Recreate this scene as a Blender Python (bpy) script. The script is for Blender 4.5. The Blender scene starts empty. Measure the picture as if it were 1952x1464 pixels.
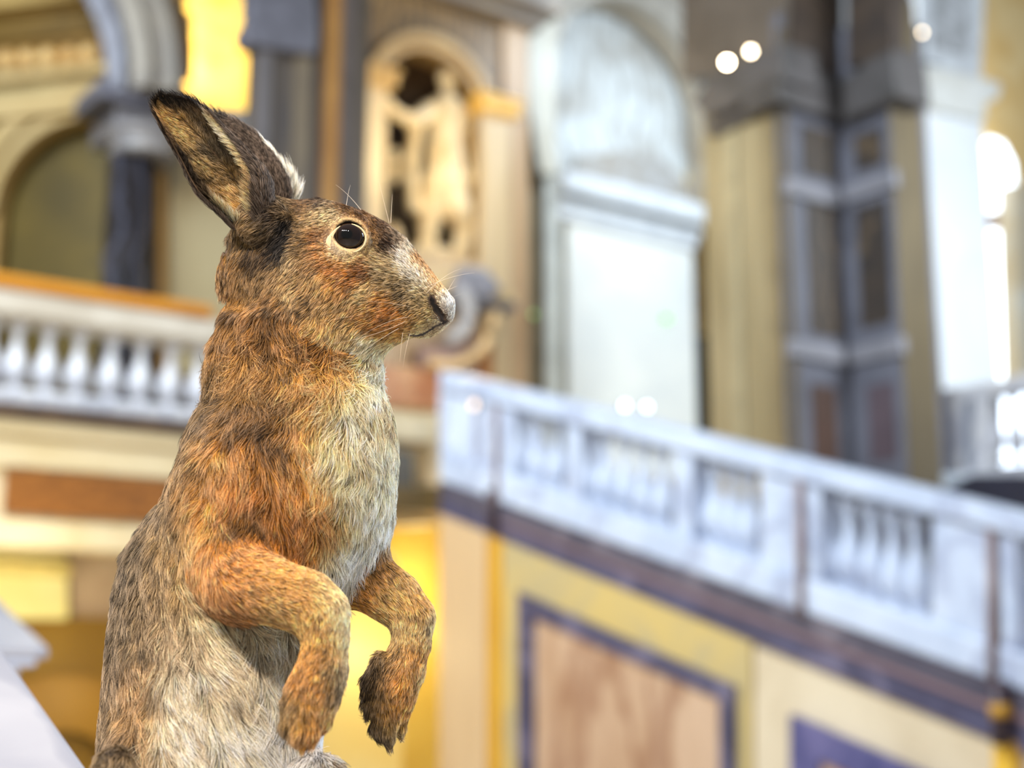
import bpy, bmesh, math, random
import numpy as np
from mathutils import Vector, Matrix, kdtree

random.seed(7)
RNG = np.random.default_rng(11)

# ------------------------------------------------------------------ camera
FPX = 2711.0                      # focal length in pixels of the 1952 x 1464 frame
CX, CY = 976.0, 732.0
PITCH = math.radians(11.3)
CAM_Z = 1.30
AZ = math.radians(36.0)           # the view looks 36 degrees off the hall's long axis
RIGHT = Vector((math.cos(AZ), -math.sin(AZ), 0))
FWD = Vector((math.sin(AZ), math.cos(AZ), 0))
UP = Vector((0, 0, 1))
CAM = Vector((0, 0, CAM_Z))
VIEW = FWD * math.cos(PITCH) + UP * math.sin(PITCH)
CUP = -FWD * math.sin(PITCH) + UP * math.cos(PITCH)

scene = bpy.context.scene
COL = scene.collection
cam_data = bpy.data.cameras.new('camera')
cam_data.lens = 50.0
cam_data.sensor_width = 36.0
cam_data.clip_start = 0.05
cam_data.clip_end = 200
cam_data.dof.use_dof = True
cam_data.dof.focus_distance = 0.712
cam_data.dof.aperture_fstop = 5.0
cam = bpy.data.objects.new('camera', cam_data)
COL.objects.link(cam)
rot = Matrix((RIGHT, CUP, -VIEW)).transposed().to_4x4()
cam.matrix_world = Matrix.Translation(CAM) @ rot
scene.camera = cam

# ------------------------------------------------------------------ exposure, world
scene.view_settings.view_transform = 'Standard'
scene.view_settings.look = 'None'
scene.view_settings.gamma = 1.0
scene.view_settings.use_curve_mapping = False
scene.view_settings.exposure = 0.0

world = bpy.data.worlds.new('world')
scene.world = world
world.use_nodes = True
bg = world.node_tree.nodes['Background']
bg.inputs[0].default_value = (0.80, 0.90, 1.0, 1)
bg.inputs[1].default_value = 0.36

def area_light(name, loc, target, size, power, color, size_y=None):
    d = bpy.data.lights.new(name, 'AREA')
    d.shape = 'RECTANGLE'
    d.size = size
    d.size_y = size_y or size
    d.energy = power
    d.color = color
    o = bpy.data.objects.new(name, d)
    COL.objects.link(o)
    o.location = loc
    dr = Vector(target) - Vector(loc)
    o.rotation_euler = dr.to_track_quat('-Z', 'Y').to_euler()
    return o

def point_light(name, loc, power, color, radius=0.15):
    d = bpy.data.lights.new(name, 'POINT')
    d.energy = power
    d.color = color
    d.shadow_soft_size = radius
    o = bpy.data.objects.new(name, d)
    COL.objects.link(o)
    o.location = loc
    return o

def V(r, f, z):
    """metres to the right of, ahead of and above the camera position -> world"""
    return RIGHT * r + FWD * f + UP * z + CAM

# daylight from the high windows on the right, and the row of warm gallery spots above and behind the camera
area_light('window_daylight_right', V(2.3, 2.3, 1.2), V(-0.1, 0.7, 0.0), 1.3, 170, (0.70, 0.82, 1.0))
for k, (r_, f_, z_, p_) in enumerate(((-1.9, -.7, 2.4, 74), (-1.5, -1.1, 2.4, 74), (-.9, -1.4, 2.3, 62), (-.2, -1.6, 2.2, 50))):
    area_light('gallery_spot', V(r_, f_, z_), V(-0.12, 0.72, 0.05), .16, p_, (1.0, 0.865, 0.765))
area_light('hall_cool_fill', (-1.5, 7.6, 9.0), (7.0, 9.0, 2.2), 4.0, 1600, (0.72, 0.86, 1.0))  # added cool fill, placed to brighten the stair flank
area_light('landing_fill', (11.7, 11.2, 9.9), (11.9, 13.9, 3.0), 1.6, 210, (0.80, 0.91, 1.0))  # added unseen light that brightens the wide white pier
area_light('right_pier_fill', (11.8, 4.5, 6.6), (13.3, 9.9, 3.6), 1.6, 420, (0.84, 0.93, 1.0))  # added cool light aimed at the right white pier, not a window
area_light('left_bay_warm_fill', V(-3.5, 6.0, 6.0), V(-3.0, 13.0, 4.0), 2.0, 170, (1.0, 0.88, 0.66))  # added warm light that lifts the dim left bay

# ------------------------------------------------------------------ pixels to points
def ray(px, py):
    return VIEW * FPX + RIGHT * (px - CX) + CUP * (CY - py)

def on_y(px, py, y):
    r = ray(px, py)
    return CAM + r * (y / r.y)

def on_x(px, py, x):
    r = ray(px, py)
    return CAM + r * (x / r.x)

def at(px, py, d):
    r = ray(px, py)
    return CAM + r * (d / r.dot(FWD))

# ------------------------------------------------------------------ naming
def tag(o, label=None, cat=None, group=None, kind=None):
    if label: o['label'] = label
    if cat: o['category'] = cat
    if group: o['group'] = group
    if kind: o['kind'] = kind
    return o

def thing(name, label, cat, loc=(0, 0, 0), group=None, kind=None):
    o = bpy.data.objects.new(name, None)
    COL.objects.link(o)
    o.empty_display_size = 0.05
    o.location = loc
    return tag(o, label, cat, group, kind)

def link(name, me, mat=None, parent=None):
    o = bpy.data.objects.new(name, me)
    COL.objects.link(o)
    if mat is not None:
        for m in (mat if isinstance(mat, (list, tuple)) else [mat]):
            me.materials.append(m)
    if parent is not None:
        o.parent = parent
        o.matrix_parent_inverse = Matrix.Translation(-Vector(parent.location))
    return o

def dup_tree(o, offset, parent=None):
    c = o.copy()
    COL.objects.link(c)
    if parent is None:
        c.location = Vector(o.location) + Vector(offset)
    else:
        c.parent = parent
    for ch in list(o.children):
        dup_tree(ch, offset, c)
    return c
HARE_DENSITY = 1.0
# ================================================================== THE HARE
HD = 0.72                                   # distance of the hare's middle plane from the camera
SINP, COSP = math.sin(PITCH), math.cos(PITCH)

def hp(px, py, dd=0.0):
    """photo pixel at depth HD + dd (millimetres) -> hare frame (right, depth, up), metres"""
    px = np.asarray(px, float); py = np.asarray(py, float); v = HD + np.asarray(dd, float) / 1000.0
    fw = FPX * COSP - (CY - py) * SINP
    up = FPX * SINP + (CY - py) * COSP
    s = v / fw
    return np.stack(np.broadcast_arrays((px - CX) * s, v, up * s), -1)

def to_px(P):
    u, v, w = P[..., 0], P[..., 1], P[..., 2]
    zc = v * COSP + w * SINP
    yc = -v * SINP + w * COSP
    return CX + FPX * u / zc, CY - FPX * yc / zc

PX = HD / FPX                               # metres per pixel at the hare

def hw(P):
    """hare frame -> world"""
    P = np.asarray(P)
    R = np.array([list(RIGHT), list(FWD), [0, 0, 1]])
    return P @ R + np.array(list(CAM))

def hdir(P):
    R = np.array([list(RIGHT), list(FWD), [0, 0, 1]])
    return np.asarray(P) @ R

# ---------------------------------------------------------------- distance fields
def smin(a, b, k):
    h = np.clip(0.5 + 0.5 * (b - a) / k, 0, 1)
    return b * (1 - h) + a * h - k * h * (1 - h)

def f_cone(P, a, b, ra, rb, flat=1.0):
    """tapered capsule; flat < 1 squeezes it along the depth axis"""
    S = np.array([1.0, 1.0 / flat, 1.0])
    a = np.asarray(a); b = np.asarray(b)
    Q = (P - a) * S
    d = (b - a) * S
    t = np.clip((Q @ d) / (d @ d), 0, 1)
    r = ra + (rb - ra) * t
    return (np.linalg.norm(Q - t[..., None] * d, axis=-1) - r) * min(1.0, flat ** 0.5)

def f_chain(P, pts, k=0.006, flat=1.0):
    """pts: (px, py, dd_mm, r_px)"""
    f = None
    for (a, b) in zip(pts[:-1], pts[1:]):
        g = f_cone(P, hp(*a[:3]), hp(*b[:3]), a[3] * PX, b[3] * PX, flat)
        f = g if f is None else smin(f, g, k)
    return f

def f_ell(P, c, r, ang=0.0):
    """ellipsoid: c = (px,py,dd), r = (px right, px depth, px up), ang = tilt in the picture (deg, clockwise)"""
    c = hp(*c); a = math.radians(ang)
    Q = P - c
    u = Q[..., 0] * math.cos(a) - Q[..., 2] * math.sin(a)
    w = Q[..., 0] * math.sin(a) + Q[..., 2] * math.cos(a)
    r = np.array(r) * PX
    q = np.sqrt((u / r[0]) ** 2 + (Q[..., 1] / r[1]) ** 2 + (w / r[2]) ** 2)
    g = np.sqrt((u / r[0] ** 2) ** 2 + (Q[..., 1] / r[1] ** 2) ** 2 + (w / r[2] ** 2) ** 2) + 1e-9
    return q * (q - 1.0) / g

# torso: py, left px, right px, depth centre mm, depth half px
TORSO = [(600, 437, 640, -8, 100), (650, 408, 690, -8, 108), (700, 398, 716, -6, 118), (760, 396, 728, -4, 130), (820, 366, 735, -2, 145),
         (880, 346, 738, 0, 158), (950, 318, 740, 2, 168), (1000, 280, 735, 4, 172), (1050, 245, 716, 6, 174), (1120, 224, 676, 6, 172),
         (1200, 212, 640, 6, 170), (1300, 203, 620, 6, 172), (1400, 194, 606, 6, 172), (1500, 184, 600, 6, 170), (1620, 186, 600, 6, 160),
         (1720, 220, 560, 6, 130)]
# head: px, top py, bottom py, half width px
HEAD = [(442, 448, 585, 55), (480, 414, 625, 86), (520, 394, 655, 104), (560, 385, 668, 112), (610, 380, 672, 114), (650, 391, 672, 109),
        (695, 405, 668, 97), (740, 430, 659, 84), (775, 457, 648, 74), (800, 490, 638, 66), (830, 528, 630, 55), (850, 553, 622, 44), (863, 574, 610, 26)]

def torso_f(P):
    T = np.array(TORSO, float)
    px, py = to_px(P)
    mid = (T[:, 1] + T[:, 2]) / 2; half = (T[:, 2] - T[:, 1]) / 2
    pyc = np.clip(py, T[0, 0], T[-1, 0])
    m = np.interp(pyc, T[:, 0], mid); h = np.interp(pyc, T[:, 0], half)
    dc = np.interp(pyc, T[:, 0], T[:, 3]) / 1000; dh = np.interp(pyc, T[:, 0], T[:, 4])
    scale = P[..., 1] / HD
    q = np.sqrt(((px - m) / h) ** 2 + ((P[..., 1] - HD - dc) / (dh * PX)) ** 2)
    f = (q - 1) * np.minimum(h, dh) * PX * 0.9
    over = np.maximum(np.maximum(T[0, 0] - py, py - T[-1, 0]), 0) * PX
    return np.where(over > 0, np.sqrt(np.maximum(f, 0) ** 2 + over ** 2) + np.minimum(f, 0) * 0 + over * 0.2, f)

HTURN = 0.10
def head_axis_dd(px):
    return -8.0 - (px - 600.0) * HTURN * PX * 1000

def head_f(P):
    T = np.array(HEAD, float)
    px, py = to_px(P)
    pxc = np.clip(px, T[0, 0], T[-1, 0])
    top = np.interp(pxc, T[:, 0], T[:, 1]); bot = np.interp(pxc, T[:, 0], T[:, 2]); hwid = np.interp(pxc, T[:, 0], T[:, 3])
    m = (top + bot) / 2; h = (bot - top) / 2
    yy = (py - m) / h
    # narrower on top (bridge of the nose), full over the cheeks
    tt = np.clip(-yy, -1, 1)
    nar = 1 - 0.30 * np.clip(tt, 0, 1) ** 1.5 * np.clip((px - 640) / 120, 0, 1)
    dd = head_axis_dd(pxc) / 1000
    q = (np.abs(yy) ** 2.2 + np.abs((P[..., 1] - HD - dd) / (hwid * nar * PX)) ** 2.2) ** (1 / 2.2)
    f = (q - 1) * np.minimum(h, hwid) * PX * 0.85
    over = np.maximum(np.maximum(T[0, 0] - px, px - T[-1, 0]), 0) * PX
    return np.where(over > 0, np.sqrt(np.maximum(f, 0) ** 2 + over ** 2) + over * 0.3, f)

NEAR_ARM = [(456, 1020, -14, 58), (442, 1084, -38, 52), (458, 1110, -50, 50), (515, 1126, -56, 47), (582, 1147, -59, 44), (613, 1173, -61, 40)]
NEAR_HAND = [(614, 1168, -61, 40), (621, 1215, -62, 33), (615, 1270, -62, 36), (597, 1320, -62, 40), (588, 1355, -62, 38)]
FAR_ARM = [(662, 985, 8, 72), (668, 1065, 8, 60), (698, 1106, 6, 46), (752, 1140, 4, 40), (787, 1178, 2, 36)]
FAR_HAND = [(787, 1176, 2, 33), (784, 1225, 1, 30), (768, 1275, 0, 35), (750, 1320, 0, 37), (744, 1350, 0, 34)]
NEAR_TOES = [((562, 1338, -64, 20), (549, 1385, -64, 12), (553, 1398, -65, 7)), ((578, 1350, -69, 20), (570, 1400, -70, 13), (576, 1419, -70, 8)),
             ((600, 1352, -68, 20), (592, 1396, -69, 13), (594, 1414, -69, 7)), ((616, 1335, -62, 18), (617, 1370, -62, 12), (615, 1385, -62, 7)),
             ((632, 1268, -50, 16), (643, 1298, -48, 9), (644, 1308, -48, 6))]
FAR_TOES = [((724, 1300, -2, 20), (706, 1340, -2, 13), (704, 1358, -2, 8)), ((734, 1345, -5, 20), (722, 1386, -6, 13), (722, 1404, -6, 7)),
            ((748, 1352, -6, 18), (739, 1400, -7, 12), (741, 1419, -7, 7)), ((764, 1345, 0, 16), (761, 1385, 0, 11), (763, 1398, 0, 6)),
            ((730, 1262, -4, 18), (706, 1296, -5, 12), (698, 1318, -5, 8))]

def eye_spot():
    return hp(666, 455, head_axis_dd(666) - 97 * PX * 1000 + 5.2)
EYE_C = eye_spot()
EYE_R = 0.0086

def hare_fields(P):
    """returns {region: field}"""
    R = {}
    to = torso_f(P)
    # shoulder, chest and haunch masses
    to = smin(to, f_ell(P, (468, 925, -22), (112, 95, 150), 8), 0.012)
    to = smin(to, f_ell(P, (442, 1000, -20), (92, 100, 120), 0), 0.016)
    to = smin(to, f_ell(P, (650, 880, -4), (84, 110, 135), 0), 0.012)
    to = smin(to, f_ell(P, (600, 770, -16), (105, 82, 60), 12), 0.010)
    to = smin(to, f_ell(P, (268, 1590, -18), (92, 110, 190), 0), 0.014)
    to = smin(to, f_chain(P, [(217, 1464, -64, 31), (236, 1540, -62, 34), (270, 1650, -56, 34), (420, 1705, -60, 30), (560, 1712, -66, 24)]), 0.004)
    to = smin(to, f_chain(P, [(560, 1560, -12, 60), (602, 1476, -22, 30), (628, 1484, -24, 24), (610, 1600, -20, 30), (640, 1705, -24, 26), (720, 1712, -26, 20)]), 0.004)
    R['torso'] = to
    he = head_f(P)
    hx = head_axis_dd
    he = smin(he, f_ell(P, (600, 575, hx(600) - 17), (98, 34, 68), 15), 0.008)       # cheek
    he = smin(he, f_ell(P, (782, 588, hx(782) - 9), (48, 22, 37), 20), 0.006)        # whisker pad
    he = smin(he, f_ell(P, (650, 412, hx(650) - 17), (48, 18, 20), 18), 0.006)       # brow
    he = smin(he, f_ell(P, (500, 420, hx(500) - 8), (50, 48, 46), 0), 0.010)         # ear roots
    he = smin(he, f_ell(P, (842, 588, hx(842)), (21, 36, 25), 20), 0.004)             # nose
    he = smin(he, f_ell(P, (818, 628, hx(818)), (30, 30, 13), -20), 0.002)          # lower lip
    he = smin(he, f_ell(P, (500, 418, hx(500) - 24), (46, 26, 40), 0), 0.008)
    # eye socket ring
    d = P - EYE_C
    ax = np.array([0.13, -0.985, 0.05]); ax /= np.linalg.norm(ax)
    al = d @ ax
    rad = np.linalg.norm(d - al[..., None] * ax, axis=-1)
    ring = np.sqrt((rad - 0.0090) ** 2 + (al - 0.0030) ** 2) - 0.0016
    he = smin(he, ring, 0.0035)
    he = -smin(-he, np.linalg.norm(d, axis=-1) - 0.0079, 0.0012)
    # nostril and mouth line
    nd = hx(838)
    nos = f_cone(P, hp(823, 571, nd - 58 * PX * 1000 + 1.0), hp(833, 592, nd - 52 * PX * 1000 + 1.0), 0.0013, 0.0024)
    nos = np.minimum(nos, f_cone(P, hp(833, 592, nd - 52 * PX * 1000 + 1.0), hp(847, 607, nd - 38 * PX * 1000), 0.0024, 0.0014))
    he = -smin(-he, nos, 0.0010)
    for a, b in [((852, 612), (832, 621)), ((832, 621), (808, 637)), ((808, 637), (780, 640))]:
        w = lambda x: hx(x) - np.interp(x, [760, 800, 830, 850, 866], [62, 50, 36, 22, 8]) * PX * 1000
        m = f_cone(P, hp(a[0], a[1], w(a[0])), hp(b[0], b[1], w(b[0])), 0.0008, 0.0007)
        he = -smin(-he, m, 0.0008)
    R['head'] = he
    na = f_chain(P, NEAR_ARM, 0.010)
    nh = f_chain(P, NEAR_HAND, 0.006)
    for t in NEAR_TOES: nh = smin(nh, f_chain(P, list(t), 0.002), 0.0022)
    R['near_arm'] = smin(na, nh, 0.006)
    fa = f_chain(P, FAR_ARM, 0.010)
    fh = f_chain(P, FAR_HAND, 0.006)
    for t in FAR_TOES: fh = smin(fh, f_chain(P, list(t), 0.002), 0.0022)
    R['far_arm'] = smin(fa, fh, 0.006)
    return R

def hare_f(P):
    R = hare_fields(P)
    f = smin(R['torso'], R['head'], 0.016)
    f = smin(f, R['near_arm'], 0.015)
    f = smin(f, R['far_arm'], 0.007)
    return f

# ---------------------------------------------------------------- surface nets
def surface_nets(F, org, h):
    nx, ny, nz = F.shape
    ins = F < 0
    c = [ins[i:nx - 1 + i, j:ny - 1 + j, k:nz - 1 + k] for i in (0, 1) for j in (0, 1) for k in (0, 1)]
    s = sum(x.astype(np.int8) for x in c)
    act = (s > 0) & (s < 8)
    idx = -np.ones(act.shape, np.int64)
    cells = np.argwhere(act)
    idx[act] = np.arange(len(cells))
    acc = np.zeros((len(cells), 3)); cnt = np.zeros(len(cells))
    corners = [(i, j, k) for i in (0, 1) for j in (0, 1) for k in (0, 1)]
    for a in corners:
        for ax in range(3):
            if a[ax] == 1: continue
            b = list(a); b[ax] = 1
            fa = F[cells[:, 0] + a[0], cells[:, 1] + a[1], cells[:, 2] + a[2]]
            fb = F[cells[:, 0] + b[0], cells[:, 1] + b[1], cells[:, 2] + b[2]]
            m = (fa < 0) != (fb < 0)
            t = np.where(m, fa / np.where(m, fa - fb, 1), 0)
            p = np.array(a, float)[None, :] + t[:, None] * (np.array(b, float) - np.array(a, float))[None, :]
            acc += p * m[:, None]; cnt += m
    verts = (cells + acc / cnt[:, None]) * h + org
    faces = []
    for ax in range(3):
        o1, o2 = [(1, 2), (2, 0), (0, 1)][ax]
        sl0 = [slice(None)] * 3; sl1 = [slice(None)] * 3
        sl0[ax] = slice(0, -1); sl1[ax] = slice(1, None)
        A = ins[tuple(sl0)]; B = ins[tuple(sl1)]
        e = np.argwhere(A != B)
        ok = (e[:, o1] > 0) & (e[:, o2] > 0) & (e[:, o1] < act.shape[o1]) & (e[:, o2] < act.shape[o2])
        e = e[ok]
        flip = B[e[:, 0], e[:, 1], e[:, 2]]
        def g(d1, d2):
            q = e.copy(); q[:, o1] -= d1; q[:, o2] -= d2
            return idx[q[:, 0], q[:, 1], q[:, 2]]
        q = np.stack([g(1, 1), g(0, 1), g(0, 0), g(1, 0)], 1)
        q[flip] = q[flip][:, ::-1]
        faces.append(q)
    return verts, np.concatenate(faces)

def grid_eval(fn, lo, hi, h):
    n = [int(math.ceil((hi[i] - lo[i]) / h)) + 1 for i in range(3)]
    F = np.empty(n, np.float32)
    xs = [lo[i] + h * np.arange(n[i]) for i in range(3)]
    for i0 in range(0, n[0], 12):
        X, Y, Z = np.meshgrid(xs[0][i0:i0 + 12], xs[1], xs[2], indexing='ij')
        F[i0:i0 + 12] = fn(np.stack([X, Y, Z], -1))
    return F

def grad(fn, P, e=0.0006):
    g = np.stack([fn(P + np.eye(3)[i] * e) - fn(P - np.eye(3)[i] * e) for i in range(3)], -1)
    return g / (np.linalg.norm(g, axis=-1, keepdims=True) + 1e-12)

def mesh_from(name, verts, faces, smooth=True):
    me = bpy.data.meshes.new(name)
    nf, k = faces.shape
    me.vertices.add(len(verts)); me.vertices.foreach_set('co', np.ascontiguousarray(verts, np.float32).ravel())
    me.loops.add(nf * k); me.loops.foreach_set('vertex_index', np.ascontiguousarray(faces, np.int32).ravel())
    me.polygons.add(nf)
    me.polygons.foreach_set('loop_start', np.arange(0, nf * k, k, dtype=np.int32))
    try: me.polygons.foreach_set('loop_total', np.full(nf, k, np.int32))
    except Exception: pass
    me.update(calc_edges=True)
    me.validate()
    if smooth: me.polygons.foreach_set('use_smooth', np.ones(len(me.polygons), bool))
    return me

# ---------------------------------------------------------------- ears: rolled, tapering shells open towards the side
# rows from base to tip: (left edge), (right rim), start angle, end angle of the roll, depth ratio
NEAR_EAR = [((452, 436), (494, 432), 205, -80, 1.0), ((427, 409), (490, 408), 200, -70, 0.95), ((403, 388), (487, 384), 198, -62, 0.9),
            ((380, 366), (486, 350), 195, -55, 0.85), ((363, 340), (479, 322), 190, -48, 0.75), ((350, 312), (464, 296), 186, -38, 0.66),
            ((334, 283), (444, 268), 182, -28, 0.58), ((318, 254), (422, 240), 180, -16, 0.5), ((305, 228), (397, 212), 178, 2, 0.42),
            ((295, 205), (366, 192), 174, 10, 0.34), ((296, 190), (334, 181), 170, 12, 0.25), ((304, 183), (318, 180), 170, 14, 0.2)]
FAR_EAR = [((484, 420), (548, 402), 190, 10, 0.8), ((478, 392), (555, 374), 186, 2, 0.8), ((470, 362), (550, 346), 182, -5, 0.8),
           ((455, 330), (537, 318), 180, -8, 0.7), ((438, 298), (518, 291), 178, -6, 0.6), ((420, 268), (490, 264), 176, -2, 0.5),
           ((404, 242), (458, 242), 174, 4, 0.4), ((392, 228), (430, 228), 172, 8, 0.3), ((390, 218), (410, 218), 170, 12, 0.22)]

def ear_grid(rows, dd0, dd1, bend=.62, ns=60, nt=48):
    """centre-sheet points [ns, nt, 3] in the hare frame; t = 0 left edge, t = 1 right rim"""
    n = len(rows)
    # cumulative arc length by row mids
    mids = np.array([[(r[0][0] + r[1][0]) / 2, (r[0][1] + r[1][1]) / 2] for r in rows], float)
    arc = np.r_[0, np.cumsum(np.linalg.norm(np.diff(mids, axis=0), axis=1))]; arc /= arc[-1]
    D = np.array([[r[0][0], r[0][1], r[1][0], r[1][1], r[2], r[3], r[4]] for r in rows], float)
    s = np.linspace(0, 1, ns)
    I = np.stack([np.interp(s, arc, D[:, k]) for k in range(7)], 1)
    for _ in range(3):
        I[1:-1] = 0.25 * I[:-2] + 0.5 * I[1:-1] + 0.25 * I[2:]
    t = np.linspace(0, 1, nt)
    out = np.zeros((ns, nt, 3))
    for i in range(ns):
        L = I[i, 0:2]; R = I[i, 2:4]
        a0, a1 = math.radians(I[i, 4]), math.radians(I[i, 5])
        ph = a0 + (a1 - a0) * t
        c0, c1 = math.cos(a0), math.cos(a1)
        rr = 1.0 / (c1 - c0)
        fr = (np.cos(ph) - c0) * rr                      # 0..1 (overshoots past the rim where rolled)
        W = np.linalg.norm(R - L) * rr
        xy = L[None, :] + fr[:, None] * (R - L)[None, :]
        dd = dd0 + (dd1 - dd0) * s[i] + (np.sin(ph) * W * I[i, 6] * bend) * PX * 1000
        out[i] = hp(xy[:, 0], xy[:, 1], dd)
    return out, s, t

def ear_shell(G, thick=0.0016):
    ns, nt, _ = G.shape
    du = np.gradient(G, axis=0); dv = np.gradient(G, axis=1)
    N = np.cross(du, dv); N /= np.linalg.norm(N, axis=-1, keepdims=True) + 1e-12
    tk = thick * np.ones((ns, nt, 1)); tk[-3:] *= 0.6; tk[:, :2] *= 0.5; tk[:, -2:] *= 0.5
    A = (G + N * tk * 0.5).reshape(-1, 3); B = (G - N * tk * 0.5).reshape(-1, 3)
    id_ = np.arange(ns * nt).reshape(ns, nt)
    q = np.stack([id_[:-1, :-1], id_[:-1, 1:], id_[1:, 1:], id_[1:, :-1]], -1).reshape(-1, 4)
    off = ns * nt
    qb = q[:, ::-1] + off
    rim = []
    def strip(a):
        for x, y in zip(a[:-1], a[1:]): rim.append((x, x + off, y + off, y))
    strip(list(id_[0, :])[::-1]); strip(list(id_[-1, :])); strip(list(id_[:, 0])); strip(list(id_[:, -1])[::-1])
    return np.concatenate([A, B]), np.concatenate([q, qb, np.array(rim)]), N

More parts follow.
